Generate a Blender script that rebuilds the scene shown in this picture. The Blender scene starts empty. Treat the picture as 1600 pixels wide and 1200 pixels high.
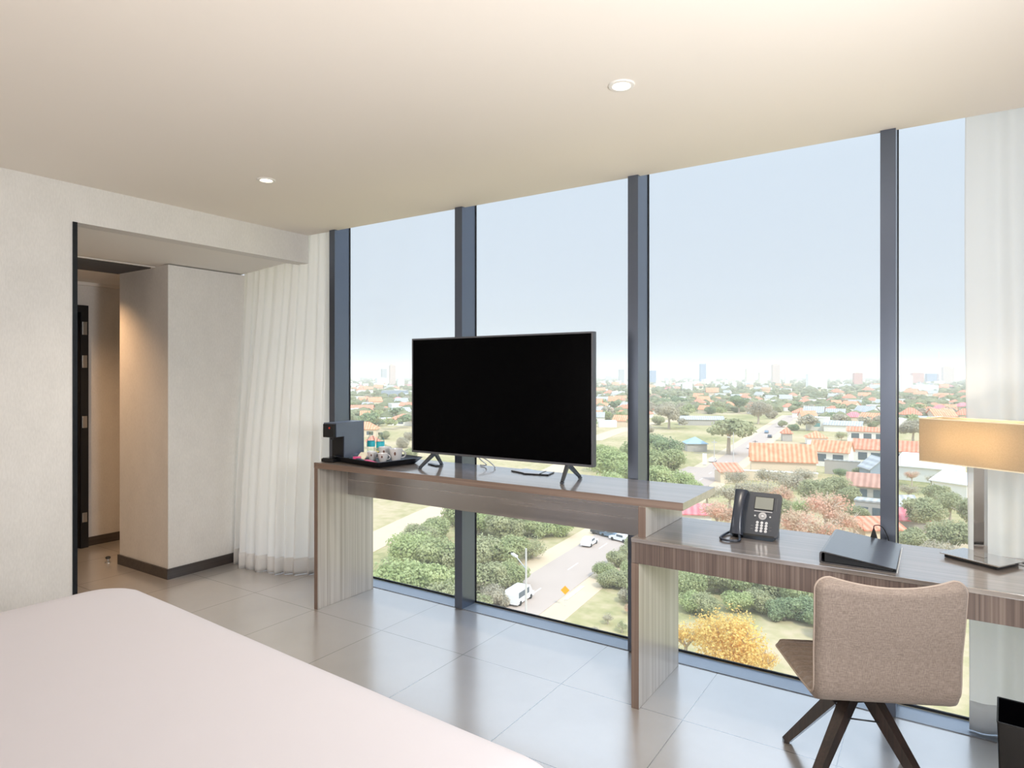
import bpy, bmesh, math, random
from mathutils import Vector, Matrix
R = math.radians
PI = math.pi
C = bpy.context.scene.collection
random.seed(7)

# ------------------------------------------------------------------ camera numbers (metres)
EYE = 1.463
YAW = R(33.3)
FPX = 1011.0
CY = 587.0
cs, sn = math.cos(YAW), math.sin(YAW)
G = -29.0                                   # street level below the room


def on_plane(px, py, z):
    r = (px - 800) / FPX
    u = (CY - py) / FPX
    k = (z - EYE) / u
    return Vector(((cs * r - sn) * k, (sn * r + cs) * k, z))


def depth_at(py, z=G):
    return (EYE - z) * FPX / (py - CY)


# ------------------------------------------------------------------ materials
def lin(c):
    return tuple((v / 12.92 if v <= 0.04045 else ((v + 0.055) / 1.055) ** 2.4) for v in (x / 255 for x in c))


MATS = {}


def new_mat(name):
    m = bpy.data.materials.new(name)
    m.use_nodes = True
    nt = m.node_tree
    b = nt.nodes['Principled BSDF']
    MATS[name] = m
    return m, nt, b


def mat(name, rgb, rough=0.5, metal=0.0, spec=0.5, emit=None, es=0.0, var=0.0, scale=20.0, bump=0.0, coat=0.0):
    m, nt, b = new_mat(name)
    col = lin(rgb) + (1,)
    b.inputs['Base Color'].default_value = col
    b.inputs['Roughness'].default_value = rough
    b.inputs['Metallic'].default_value = metal
    b.inputs['Specular IOR Level'].default_value = spec
    b.inputs['Coat Weight'].default_value = coat
    if emit:
        b.inputs['Emission Color'].default_value = lin(emit) + (1,)
        b.inputs['Emission Strength'].default_value = es
    if var or bump:
        tc = nt.nodes.new('ShaderNodeTexCoord')
        n = nt.nodes.new('ShaderNodeTexNoise')
        n.inputs['Scale'].default_value = scale
        n.inputs['Detail'].default_value = 5
        nt.links.new(tc.outputs['Object'], n.inputs['Vector'])
        if var:
            mix = nt.nodes.new('ShaderNodeMixRGB')
            mix.inputs[1].default_value = tuple(c * (1 - var) for c in col[:3]) + (1,)
            mix.inputs[2].default_value = tuple(min(1, c * (1 + var)) for c in col[:3]) + (1,)
            nt.links.new(n.outputs['Fac'], mix.inputs[0])
            nt.links.new(mix.outputs[0], b.inputs['Base Color'])
        if bump:
            bp = nt.nodes.new('ShaderNodeBump')
            bp.inputs['Strength'].default_value = bump
            bp.inputs['Distance'].default_value = 0.01
            nt.links.new(n.outputs['Fac'], bp.inputs['Height'])
            nt.links.new(bp.outputs[0], b.inputs['Normal'])
    return m


def stretched(nt, scale3, detail=4.0, nscale=1.0, coord='Object', rot=(0, 0, 0)):
    tc = nt.nodes.new('ShaderNodeTexCoord')
    mp = nt.nodes.new('ShaderNodeMapping')
    mp.inputs['Scale'].default_value = scale3
    mp.inputs['Rotation'].default_value = rot
    n = nt.nodes.new('ShaderNodeTexNoise')
    n.inputs['Scale'].default_value = nscale
    n.inputs['Detail'].default_value = detail
    nt.links.new(tc.outputs[coord], mp.inputs[0])
    nt.links.new(mp.outputs[0], n.inputs['Vector'])
    return n


def ramp(nt, src, stops):
    r = nt.nodes.new('ShaderNodeValToRGB')
    el = r.color_ramp.elements
    while len(el) < len(stops):
        el.new(0.5)
    for e, (p, c) in zip(el, stops):
        e.position = p
        e.color = lin(c) + (1,)
    nt.links.new(src, r.inputs[0])
    return r


def wood(name, axis, dark, mid, light, rough=0.3, spec=0.5):
    """veneer with fine straight streaks along `axis`"""
    m, nt, b = new_mat(name)
    sc = {'x': (1.0, 75, 75), 'y': (75, 1.0, 75), 'z': (140, 140, 1.0)}[axis]
    n = stretched(nt, sc, 3.0)
    n2 = stretched(nt, tuple(s * 0.22 for s in sc), 2.0)
    mix = nt.nodes.new('ShaderNodeMath')
    mix.operation = 'MULTIPLY_ADD'
    mix.inputs[1].default_value = 0.55
    m2 = nt.nodes.new('ShaderNodeMath')
    m2.operation = 'MULTIPLY'
    m2.inputs[1].default_value = 0.45
    nt.links.new(n2.outputs['Fac'], m2.inputs[0])
    nt.links.new(n.outputs['Fac'], mix.inputs[0])
    nt.links.new(m2.outputs[0], mix.inputs[2])
    r = ramp(nt, mix.outputs[0], [(0.38, dark), (0.5, mid), (0.62, light)])
    nt.links.new(r.outputs[0], b.inputs['Base Color'])
    b.inputs['Roughness'].default_value = rough
    b.inputs['Specular IOR Level'].default_value = spec
    b.inputs['Coat Weight'].default_value = 1.0 if spec > 0.5 else 0.5
    b.inputs['Coat IOR'].default_value = 4.0 if spec > 0.5 else 1.8
    b.inputs['Coat Roughness'].default_value = 0.2
    return m


def wallpaper(name, a, c):
    m, nt, b = new_mat(name)
    n = stretched(nt, (70, 70, 22), 8.0, 2.0)
    n2 = stretched(nt, (4, 4, 3), 6.0, 2.0)
    ad = nt.nodes.new('ShaderNodeMath')
    ad.operation = 'MULTIPLY_ADD'
    ad.inputs[1].default_value = 0.6
    ml = nt.nodes.new('ShaderNodeMath')
    ml.operation = 'MULTIPLY'
    ml.inputs[1].default_value = 0.4
    nt.links.new(n2.outputs['Fac'], ml.inputs[0])
    nt.links.new(n.outputs['Fac'], ad.inputs[0])
    nt.links.new(ml.outputs[0], ad.inputs[2])
    r = ramp(nt, ad.outputs[0], [(0.3, a), (0.7, c)])
    nt.links.new(r.outputs[0], b.inputs['Base Color'])
    b.inputs['Roughness'].default_value = 0.75
    b.inputs['Specular IOR Level'].default_value = 0.2
    bp = nt.nodes.new('ShaderNodeBump')
    bp.inputs['Strength'].default_value = 0.12
    bp.inputs['Distance'].default_value = 0.004
    nt.links.new(n.outputs['Fac'], bp.inputs['Height'])
    nt.links.new(bp.outputs[0], b.inputs['Normal'])
    return m


def tile_floor():
    m, nt, b = new_mat('floor_tiles')
    tc = nt.nodes.new('ShaderNodeTexCoord')
    sp = nt.nodes.new('ShaderNodeSeparateXYZ')
    nt.links.new(tc.outputs['Object'], sp.inputs[0])

    def line(out, off):
        a = nt.nodes.new('ShaderNodeMath'); a.operation = 'ADD'; a.inputs[1].default_value = -off + 58.8
        d = nt.nodes.new('ShaderNodeMath'); d.operation = 'DIVIDE'; d.inputs[1].default_value = 0.588
        f = nt.nodes.new('ShaderNodeMath'); f.operation = 'FRACT'
        s = nt.nodes.new('ShaderNodeMath'); s.operation = 'SUBTRACT'; s.inputs[1].default_value = 0.5
        ab = nt.nodes.new('ShaderNodeMath'); ab.operation = 'ABSOLUTE'
        g = nt.nodes.new('ShaderNodeMath'); g.operation = 'GREATER_THAN'; g.inputs[1].default_value = 0.4965
        prev = out
        for nd in (a, d, f, s, ab, g):
            nt.links.new(prev, nd.inputs[0])
            prev = nd.outputs[0]
        return prev
    lx = line(sp.outputs['X'], -0.903)
    ly = line(sp.outputs['Y'], 2.695)
    mx = nt.nodes.new('ShaderNodeMath'); mx.operation = 'MAXIMUM'
    nt.links.new(lx, mx.inputs[0]); nt.links.new(ly, mx.inputs[1])
    n = nt.nodes.new('ShaderNodeTexNoise'); n.inputs['Scale'].default_value = 3.0; n.inputs['Detail'].default_value = 8
    nt.links.new(tc.outputs['Object'], n.inputs['Vector'])
    r = ramp(nt, n.outputs['Fac'], [(0.3, (164, 158, 153)), (0.7, (174, 168, 163))])
    mix = nt.nodes.new('ShaderNodeMixRGB')
    nt.links.new(mx.outputs[0], mix.inputs[0])
    nt.links.new(r.outputs[0], mix.inputs[1])
    mix.inputs[2].default_value = lin((86, 80, 76)) + (1,)
    nt.links.new(mix.outputs[0], b.inputs['Base Color'])
    b.inputs['Roughness'].default_value = 0.33
    b.inputs['Specular IOR Level'].default_value = 0.6
    b.inputs['Coat Weight'].default_value = 1.0
    b.inputs['Coat IOR'].default_value = 4.0
    b.inputs['Coat Roughness'].default_value = 0.22
    return m


def cloth_see_through(name, rgb, through, transl=0.45):
    m, nt, b = new_mat(name)
    nt.nodes.remove(b)
    out = nt.nodes['Material Output']
    d = nt.nodes.new('ShaderNodeBsdfDiffuse'); d.inputs[0].default_value = lin(rgb) + (1,)
    t = nt.nodes.new('ShaderNodeBsdfTranslucent'); t.inputs[0].default_value = lin(rgb) + (1,)
    tr = nt.nodes.new('ShaderNodeBsdfTransparent')
    a = nt.nodes.new('ShaderNodeMixShader'); a.inputs[0].default_value = transl
    c = nt.nodes.new('ShaderNodeMixShader'); c.inputs[0].default_value = through
    nt.links.new(d.outputs[0], a.inputs[1]); nt.links.new(t.outputs[0], a.inputs[2])
    nt.links.new(a.outputs[0], c.inputs[1]); nt.links.new(tr.outputs[0], c.inputs[2])
    nt.links.new(c.outputs[0], out.inputs[0])
    return m


def pane_glass(name, tint=(252, 254, 254), refl=0.03, veil=0.0):
    m, nt, b = new_mat(name)
    nt.nodes.remove(b)
    out = nt.nodes['Material Output']
    tr = nt.nodes.new('ShaderNodeBsdfTransparent'); tr.inputs[0].default_value = lin(tint) + (1,)
    g = nt.nodes.new('ShaderNodeBsdfGlossy'); g.inputs['Roughness'].default_value = 0.0
    fr = nt.nodes.new('ShaderNodeFresnel'); fr.inputs[0].default_value = 1.45
    ml = nt.nodes.new('ShaderNodeMath'); ml.operation = 'MULTIPLY'; ml.inputs[1].default_value = refl
    nt.links.new(fr.outputs[0], ml.inputs[0])
    mx = nt.nodes.new('ShaderNodeMixShader')
    nt.links.new(ml.outputs[0], mx.inputs[0])
    nt.links.new(tr.outputs[0], mx.inputs[1]); nt.links.new(g.outputs[0], mx.inputs[2])
    if veil:
        # added veil that scatters daylight forwards into the room, paling the view
        tl = nt.nodes.new('ShaderNodeBsdfTranslucent'); tl.inputs[0].default_value = (1.0, 0.98, 0.95, 1)
        m2 = nt.nodes.new('ShaderNodeMixShader'); m2.inputs[0].default_value = veil
        nt.links.new(mx.outputs[0], m2.inputs[1]); nt.links.new(tl.outputs[0], m2.inputs[2])
        mx = m2
    nt.links.new(mx.outputs[0], out.inputs[0])
    return m


def leaf_mat(name, a, c, scale=1.4):
    a, c = (tuple(v + (238 - v) * 0.16 for v in q) for q in (a, c))
    m, nt, b = new_mat(name)
    nt.nodes.remove(b)
    out = nt.nodes['Material Output']
    tc = nt.nodes.new('ShaderNodeTexCoord')
    n = nt.nodes.new('ShaderNodeTexNoise'); n.inputs['Scale'].default_value = scale; n.inputs['Detail'].default_value = 6
    nt.links.new(tc.outputs['Object'], n.inputs['Vector'])
    r = ramp(nt, n.outputs['Fac'], [(0.32, a), (0.68, c)])
    d = nt.nodes.new('ShaderNodeBsdfDiffuse'); t = nt.nodes.new('ShaderNodeBsdfTranslucent')
    nt.links.new(r.outputs[0], d.inputs[0]); nt.links.new(r.outputs[0], t.inputs[0])
    mx = nt.nodes.new('ShaderNodeMixShader'); mx.inputs[0].default_value = 0.4
    nt.links.new(d.outputs[0], mx.inputs[1]); nt.links.new(t.outputs[0], mx.inputs[2])
    nt.links.new(mx.outputs[0], out.inputs[0])
    return m


M = {}
M['ceiling'] = mat('ceiling_paint', (234, 226, 217), 0.9, spec=0.1, var=0.01, scale=2)
M['paper'] = wallpaper('linen_wallpaper', (213, 210, 206), (227, 224, 220))
M['paint'] = mat('white_paint', (232, 228, 222), 0.8, spec=0.2, var=0.01, scale=3)
M['floor'] = tile_floor()
M['skirt'] = wood('dark_skirting_wood', 'y', (38, 32, 30), (52, 44, 41), (64, 55, 51), 0.3)
M['blacktrim'] = mat('black_steel_trim', (24, 28, 34), 0.25, 0.3, var=0.05)
M['mullion'] = mat('anthracite_aluminium', (104, 112, 127), 0.28, 0.75, var=0.03, scale=5)
M['gasket'] = mat('black_gasket', (22, 24, 28), 0.5, var=0.03)
M['sill'] = mat('grey_aluminium_sill', (150, 158, 168), 0.35, 0.35, var=0.03, scale=4)
M['glass'] = pane_glass('window_glass', veil=0.035)
M['grille'] = mat('dark_vent_slats', (74, 68, 64), 0.5, var=0.05)
M['woodx'] = wood('walnut_veneer_long', 'x', (76, 66, 62), (110, 98, 91), (142, 129, 121), 0.27, 0.6)
M['woodtop'] = wood('walnut_veneer_lacquered_top', 'x', (120, 111, 105), (134, 123, 116), (148, 138, 130), 0.3, 0.6)
M['woodtop'].node_tree.nodes['Principled BSDF'].inputs['Coat Roughness'].default_value = 0.1
M['woodz'] = wood('walnut_veneer_upright', 'z', (86, 72, 66), (108, 92, 85), (130, 115, 106), 0.4)
M['panel'] = wood('striped_veneer_window_glare', 'z', (168, 160, 150), (186, 179, 170), (204, 198, 190), 0.4)  # walnut lightened so window glare sits in the side panels' colour
M['woodedge'] = wood('walnut_edge_band', 'x', (112, 92, 81), (128, 108, 96), (142, 122, 110), 0.4)
M['woodedgez'] = wood('walnut_edge_upright', 'z', (106, 86, 76), (121, 101, 90), (136, 116, 104), 0.4)
M['white_cloth'] = mat('white_duvet_cotton', (207, 203, 208), 0.85, spec=0.15, var=0.01, scale=8, bump=0.05)
M['bedbase'] = mat('grey_bed_base_fabric', (150, 142, 136), 0.9, var=0.05, scale=60)
M['sheer'] = cloth_see_through('sheer_voile', (248, 246, 244), 0.10, 0.58)
M['sheer2'] = cloth_see_through('sheer_voile_thin', (232, 232, 232), 0.3, 0.5)
M['screen'] = mat('tv_screen_black', (2, 2, 3), 0.25, spec=0.04, var=0.01)
M['tvframe'] = mat('tv_grey_metal', (104, 106, 112), 0.35, 0.7, var=0.02)
M['tvback'] = mat('tv_back_plastic', (34, 34, 36), 0.6, var=0.03)
M['tvleg'] = mat('tv_leg_metal', (84, 88, 94), 0.35, 0.6, var=0.02)
M['black'] = mat('black_plastic', (20, 21, 24), 0.35, var=0.04)
M['blackgloss'] = mat('black_gloss', (8, 8, 10), 0.06, var=0.02)
M['phone'] = mat('phone_charcoal_plastic', (60, 64, 72), 0.42, var=0.03)
M['handset'] = mat('phone_handset_plastic', (50, 55, 66), 0.28, var=0.03)
M['lcd'] = mat('phone_lcd', (140, 142, 134), 0.2, var=0.02)
M['silver'] = mat('silver_plastic', (176, 176, 180), 0.3, 0.4, var=0.02)
M['key'] = mat('phone_key_grey', (206, 206, 208), 0.4, var=0.02)
M['keydark'] = mat('phone_key_dark', (84, 86, 90), 0.4, var=0.02)
M['leather'] = mat('black_leatherette', (28, 31, 38), 0.3, var=0.08, scale=120, bump=0.08)
M['binder'] = mat('binder_leatherette', (30, 33, 40), 0.35, var=0.08, scale=120, bump=0.05, coat=1.0)
M['binder'].node_tree.nodes['Principled BSDF'].inputs['Coat IOR'].default_value = 2.6
M['binder'].node_tree.nodes['Principled BSDF'].inputs['Coat Roughness'].default_value = 0.18
M['paperwhite'] = mat('white_paper', (238, 238, 238), 0.8, var=0.01)
M['chrome'] = mat('polished_chrome', (214, 212, 210), 0.07, 1.0, var=0.01)
M['steel'] = mat('satin_steel', (190, 188, 184), 0.3, 0.9, var=0.02)
M['chair'] = None
M['darkwood'] = wood('dark_walnut_legs', 'z', (24, 14, 12), (36, 22, 18), (48, 30, 25), 0.35)
M['cofgrey'] = mat('blue_grey_shell', (98, 108, 126), 0.3, 0.25, var=0.03)
M['red'] = mat('red_badge', (200, 60, 40), 0.4, var=0.03)
M['cup'] = mat('white_porcelain', (226, 224, 224), 0.2, var=0.01)
M['cupmark'] = mat('brown_cup_emblem', (120, 84, 72), 0.5, var=0.05)
M['label'] = mat('cyan_label', (60, 200, 216), 0.4, var=0.15, scale=40)
M['cap'] = mat('grey_green_cap', (140, 152, 136), 0.5, var=0.03)
M['pet'] = pane_glass('clear_bottle_plastic', (244, 248, 250), 0.5)
M['pink'] = mat('pink_sachet', (214, 70, 120), 0.5, var=0.1, scale=60)
M['cream'] = mat('cream_sachet', (234, 222, 196), 0.5, var=0.06, scale=60)
M['yellow'] = mat('yellow_sachet', (232, 214, 130), 0.5, var=0.06, scale=60)
M['bulb'] = mat('lit_downlight_lens', (255, 250, 240), 0.3, emit=(255, 238, 214), es=6.0)


def fabric():
    m, nt, b = new_mat('taupe_woven_fabric')
    n = stretched(nt, (500, 500, 60), 3.0)
    n2 = stretched(nt, (60, 60, 500), 3.0)
    ad = nt.nodes.new('ShaderNodeMath'); ad.operation = 'ADD'
    nt.links.new(n.outputs['Fac'], ad.inputs[0]); nt.links.new(n2.outputs['Fac'], ad.inputs[1])
    hv = nt.nodes.new('ShaderNodeMath'); hv.operation = 'MULTIPLY'; hv.inputs[1].default_value = 0.5
    nt.links.new(ad.outputs[0], hv.inputs[0])
    r = ramp(nt, hv.outputs[0], [(0.36, (124, 111, 102)), (0.64, (158, 143, 133))])
    nt.links.new(r.outputs[0], b.inputs['Base Color'])
    b.inputs['Roughness'].default_value = 0.9
    b.inputs['Specular IOR Level'].default_value = 0.15
    b.inputs['Sheen Weight'].default_value = 0.25
    bp = nt.nodes.new('ShaderNodeBump'); bp.inputs['Strength'].default_value = 0.15; bp.inputs['Distance'].default_value = 0.002
    nt.links.new(hv.outputs[0], bp.inputs['Height']); nt.links.new(bp.outputs[0], b.inputs['Normal'])
    return m


M['chair'] = fabric()
M['piping'] = mat('pale_taupe_piping', (176, 160, 148), 0.85, spec=0.2, var=0.03, scale=80)


def lampshade():
    m, nt, b = new_mat('cream_lampshade_fabric')
    nt.nodes.remove(b)
    out = nt.nodes['Material Output']
    n = stretched(nt, (300, 300, 300), 2.0)
    r = ramp(nt, n.outputs['Fac'], [(0.3, (196, 180, 154)), (0.7, (204, 188, 162))])
    d = nt.nodes.new('ShaderNodeBsdfDiffuse'); t = nt.nodes.new('ShaderNodeBsdfTranslucent')
    nt.links.new(r.outputs[0], d.inputs[0]); nt.links.new(r.outputs[0], t.inputs[0])
    mx = nt.nodes.new('ShaderNodeMixShader'); mx.inputs[0].default_value = 0.5
    nt.links.new(d.outputs[0], mx.inputs[1]); nt.links.new(t.outputs[0], mx.inputs[2])
    nt.links.new(mx.outputs[0], out.inputs[0])
    return m


M['shade'] = lampshade()


# ------------------------------------------------------------------ mesh building
class MB:
    def __init__(self):
        self.bm = bmesh.new()

    def box(self, x0, x1, y0, y1, z0, z1, rot=None, bevel=0.0, seg=2):
        r = bmesh.ops.create_cube(self.bm, size=1.0)
        vs = r['verts']
        c = Vector(((x0 + x1) / 2, (y0 + y1) / 2, (z0 + z1) / 2))
        for v in vs:
            v.co = Vector((v.co.x * (x1 - x0), v.co.y * (y1 - y0), v.co.z * (z1 - z0)))
            if rot is not None:
                v.co = rot @ v.co
            v.co += c
        if bevel:
            es = list({e for v in vs for e in v.link_edges})
            bmesh.ops.bevel(self.bm, geom=es, offset=bevel, segments=seg, affect='EDGES', profile=0.5)
        return self

    def poly_prism(self, pts, z0, z1):
        """closed 2-D outline (x, y) extruded from z0 to z1"""
        a = [self.bm.verts.new((x, y, z0)) for x, y in pts]
        b = [self.bm.verts.new((x, y, z1)) for x, y in pts]
        n = len(pts)
        self.bm.faces.new(list(reversed(a)))
        self.bm.faces.new(b)
        for i in range(n):
            self.bm.faces.new((a[i], a[(i + 1) % n], b[(i + 1) % n], b[i]))
        return self

    def prism_along(self, pts, p0, p1, u, w):
        """outline in the (u, w) plane swept from p0 to p1"""
        a = [self.bm.verts.new(p0 + u * x + w * y) for x, y in pts]
        b = [self.bm.verts.new(p1 + u * x + w * y) for x, y in pts]
        n = len(pts)
        self.bm.faces.new(list(reversed(a)))
        self.bm.faces.new(b)
        for i in range(n):
            self.bm.faces.new((a[i], a[(i + 1) % n], b[(i + 1) % n], b[i]))
        return self

    def lathe(self, prof, cx=0, cy=0, n=32):
        rings = []
        for r, z in prof:
            if r < 1e-6:
                rings.append([self.bm.verts.new((cx, cy, z))])
            else:
                rings.append([self.bm.verts.new((cx + r * math.cos(2 * PI * i / n), cy + r * math.sin(2 * PI * i / n), z)) for i in range(n)])
        for a, b in zip(rings, rings[1:]):
            for i in range(n):
                j = (i + 1) % n
                if len(a) == 1 and len(b) == 1:
                    continue
                if len(a) == 1:
                    self.bm.faces.new((a[0], b[j], b[i]))
                elif len(b) == 1:
                    self.bm.faces.new((a[i], a[j], b[0]))
                else:
                    self.bm.faces.new((a[i], a[j], b[j], b[i]))
        return self

    def tube(self, pts, rad, n=10, caps=True):
        pts = [Vector(p) for p in pts]
        rads = rad if isinstance(rad, (list, tuple)) else [rad] * len(pts)
        rings = []
        up = None
        for i, p in enumerate(pts):
            t = (pts[min(i + 1, len(pts) - 1)] - pts[max(i - 1, 0)]).normalized()
            if up is None:
                up = Vector((0, 0, 1)) if abs(t.z) < 0.9 else Vector((1, 0, 0))
            a = t.cross(up).normalized()
            b = a.cross(t).normalized()
            up = b
            rings.append([self.bm.verts.new(p + (a * math.cos(2 * PI * k / n) + b * math.sin(2 * PI * k / n)) * rads[i]) for k in range(n)])
        for a, b in zip(rings, rings[1:]):
            for k in range(n):
                self.bm.faces.new((a[k], a[(k + 1) % n], b[(k + 1) % n], b[k]))
        if caps:
            self.bm.faces.new(list(reversed(rings[0])))
            self.bm.faces.new(rings[-1])
        return self

    def bar(self, p0, p1, w0, h0, w1=None, h1=None, up=(0, 0, 1)):
        """rectangular tapered bar"""
        w1 = w0 if w1 is None else w1
        h1 = h0 if h1 is None else h1
        p0, p1 = Vector(p0), Vector(p1)
        t = (p1 - p0).normalized()
        a = t.cross(Vector(up))
        a = a.normalized() if a.length > 1e-4 else Vector((1, 0, 0))
        b = a.cross(t).normalized()
        q = []
        for p, w, h in ((p0, w0, h0), (p1, w1, h1)):
            q.append([self.bm.verts.new(p + a * sx * w / 2 + b * sy * h / 2) for sx, sy in ((-1, -1), (1, -1), (1, 1), (-1, 1))])
        self.bm.faces.new(list(reversed(q[0])))
        self.bm.faces.new(q[1])
        for i in range(4):
            self.bm.faces.new((q[0][i], q[0][(i + 1) % 4], q[1][(i + 1) % 4], q[1][i]))
        return self

    def grid(self, rows, close_u=False):
        vs = [[self.bm.verts.new(p) for p in row] for row in rows]
        for a, b in zip(vs, vs[1:]):
            n = len(a)
            for i in range(n if close_u else n - 1):
                self.bm.faces.new((a[i], a[(i + 1) % n], b[(i + 1) % n], b[i]))
        return vs

    def xform(self, mtx):
        bmesh.ops.transform(self.bm, matrix=mtx, verts=self.bm.verts)
        return self

    def build(self, name, material, parent=None, smooth=False, angle=None):
        bmesh.ops.recalc_face_normals(self.bm, faces=self.bm.faces)
        me = bpy.data.meshes.new(name)
        self.bm.to_mesh(me)
        self.bm.free()
        mats = material if isinstance(material, (list, tuple)) else [material]
        for mm in mats:
            me.materials.append(mm)
        if smooth:
            for p in me.polygons:
                p.use_smooth = True
            if angle:
                me.set_sharp_from_angle(angle=R(angle))
        o = bpy.data.objects.new(name, me)
        C.objects.link(o)
        if parent is not None:
            o.parent = parent
        return o


def tag(o, label=None, cat=None, group=None, kind=None):
    if label:
        o['label'] = label
    if cat:
        o['category'] = cat
    if group:
        o['group'] = group
    if kind:
        o['kind'] = kind
    return o


def thing(name, label, cat, loc=(0, 0, 0), rz=0.0, group=None, kind=None):
    o = bpy.data.objects.new(name, None)
    o.empty_display_size = 0.1
    C.objects.link(o)
    o.location = loc
    o.rotation_euler = (0, 0, rz)
    return tag(o, label, cat, group, kind)


def struct(name, mb, material, label, cat, parent=None, smooth=False):
    o = mb.build(name, material, parent, smooth)
    if parent is None:
        tag(o, label, cat, None, 'structure')
    return o


def copy_tree(root, loc, rz=0.0, scale=None, label=None, group=None, mats=None):
    r = root.copy()
    C.objects.link(r)
    r.location = loc
    r.rotation_euler = (0, 0, rz)
    if scale is not None:
        r.scale = scale
    if label:
        r['label'] = label
    if group:
        r['group'] = group
    for ch in root.children:
        c = ch.copy()
        C.objects.link(c)
        c.parent = r
        for gch in ch.children:
            g = gch.copy()
            C.objects.link(g)
            g.parent = c
    return r


# ================================================================== THE ROOM
CEIL = 2.52
XL, XR, YB, YW = -3.97, 0.86, -2.3, 3.215
struct('floor', MB().box(-6.25, XR + 0.15, YB - 0.15, YW, -0.2, 0.0), M['floor'], 'grey square tiled floor of the hotel room', 'floor')
struct('trim_1', MB().box(-6.25, XR + 0.15, YW + 0.0005, 3.345, -0.2, 0.004), M['sill'], 'low grey metal sill strip along the foot of the window wall', 'window sill')
struct('ceiling', MB().box(XL, XR + 0.15, YB - 0.15, 3.235, CEIL, CEIL + 0.18), M['ceiling'], 'plain warm white flat ceiling of the room', 'ceiling')
struct('trim_2', MB().box(-6.25, XR + 0.15, 3.1, 3.5, 2.78, 2.95), M['paint'], 'closed top of the curtain pocket above the glass', 'curtain pocket')
struct('wall_left', MB().box(XL - 0.12, XL, YB - 0.15, 1.645, 0.0, CEIL + 0.1), M['paper'], 'linen textured beige wall on the left beside the bed', 'wall')
struct('wall_header', MB().box(XL - 0.12, XL - 0.0005, 1.645, 3.243, 2.31, CEIL + 0.1), M['paper'], 'beige papered header over the wide hall opening', 'wall')
struct('wall_back', MB().box(XL - 0.12, XR + 0.15, YB - 0.15, YB, 0.0, CEIL), M['paper'], 'papered wall behind the bed', 'wall')
struct('wall_right', MB().box(XR, XR + 0.15, YB, 3.5, 0.0, 2.8), M['paper'], 'papered wall at the right end of the desk', 'wall')
struct('trim_3', MB().box(XL - 0.125, XL + 0.006, 1.6455, 1.668, 0.0, 2.3095), M['blacktrim'], 'black metal edge strip on the end of the left wall', 'edge trim')
# soffit under the header, dropping slightly towards the column
sof = MB()
sof.prism_along([(0, 2.31), (-0.65, 2.262), (-2.15, 2.262), (-2.15, 2.45), (0, 2.45)], Vector((XL - 0.121, 0.4, 0)), Vector((XL - 0.121, 3.135, 0)), Vector((1, 0, 0)), Vector((0, 0, 1)))
struct('ceiling_hall', sof, M['paint'], 'lowered white ceiling of the entrance hall', 'ceiling')
struct('wall_column', MB().box(-5.31, -4.62, 2.53, 3.33, 0.0, 2.262), M['paper'], 'square papered column between the hall and the window', 'column')
struct('wall_hall', MB().box(-6.25, -6.1, 0.3, 3.5, 0.0, 2.4), M['paper'], 'far papered wall at the end of the entrance hall', 'wall')
struct('wall_hall_near', MB().box(-6.25, XL - 0.12, 0.25, 0.4, 0.0, 2.45), M['paper'], 'near end wall of the entrance hall', 'wall')
struct('wall_hall_end', MB().box(-6.1, -5.31, 3.2, 3.34, 0.0, 2.262), M['paper'], 'papered hall wall behind the column', 'wall')
struct('wall_roof', MB().box(-6.25, XL - 0.1205, 0.26, 3.6, 2.4505, 2.7795), M['paint'], 'slab above the entrance hall', 'slab')
sk = MB()
sk.box(-5.322, -4.608, 2.518, 2.5295, 0.0, 0.074)
sk.box(-4.6195, -4.608, 2.5295, 3.2, 0.0, 0.074)
struct('baseboard_column', sk, M['skirt'], 'dark wooden skirting board around the square column', 'baseboard')
struct('baseboard_hall', MB().box(-6.0995, -6.087, 2.64, 3.19, 0.0, 0.075), M['skirt'], 'dark wooden skirting board on the far hall wall', 'baseboard')
struct('trim_4', MB().box(-6.0995, -6.07, 0.5, 3.19, 2.235, 2.2615), M['paint'], 'white cornice strip along the top of the far hall wall', 'cornice')
# hall door: black leaf and frame on the far wall, seen edge-on past the black strip
d = thing('door_1', 'black hall door with silver hinges on the far hall wall', 'door', (-6.0995, 2.63, 0), 0, None, 'structure')
MB().box(0, 0.05, -0.06, 0.0, 0, 2.06).box(0, 0.05, -0.98, -0.92, 0, 2.06).box(0, 0.05, -0.92, -0.06, 2.0, 2.06).build('door_frame', M['black'], d)
MB().box(0.004, 0.044, -0.918, -0.062, 0.008, 1.998).build('door_leaf', M['blackgloss'], d)
for z0, z1 in ((1.81, 1.92), (1.53, 1.635), (1.02, 1.12), (0.22, 0.30)):
    MB().box(0.0505, 0.056, -0.05, -0.012, z0, z1, bevel=0.002).build('hinge', M['steel'], d)
# vent in the hall ceiling
v = thing('air_vent', 'dark slatted air vent in the white hall ceiling', 'air vent', (-5.06, 1.95, 2.2615))
fr = MB()
fr.box(-0.27, -0.245, -0.55, 0.59, -0.006, -0.0005).box(0.245, 0.27, -0.55, 0.59, -0.006, -0.0005).box(-0.245, 0.245, -0.55, -0.53, -0.006, -0.0005).box(-0.245, 0.245, 0.565, 0.59, -0.006, -0.0005)
fr.build('frame', M['paint'], v)
MB().box(-0.245, 0.245, -0.53, 0.565, -0.002, -0.0005).build('backing', M['gasket'], v)
for k in range(20):
    x = -0.233 + k * 0.0245
    MB().box(x - 0.001, x + 0.001, -0.53, 0.565, -0.012, 0.0, rot=Matrix.Rotation(R(35), 3, 'Y')).xform(Matrix.Translation((0, 0, -0.002))).build('slat', M['grille'], v)
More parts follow.
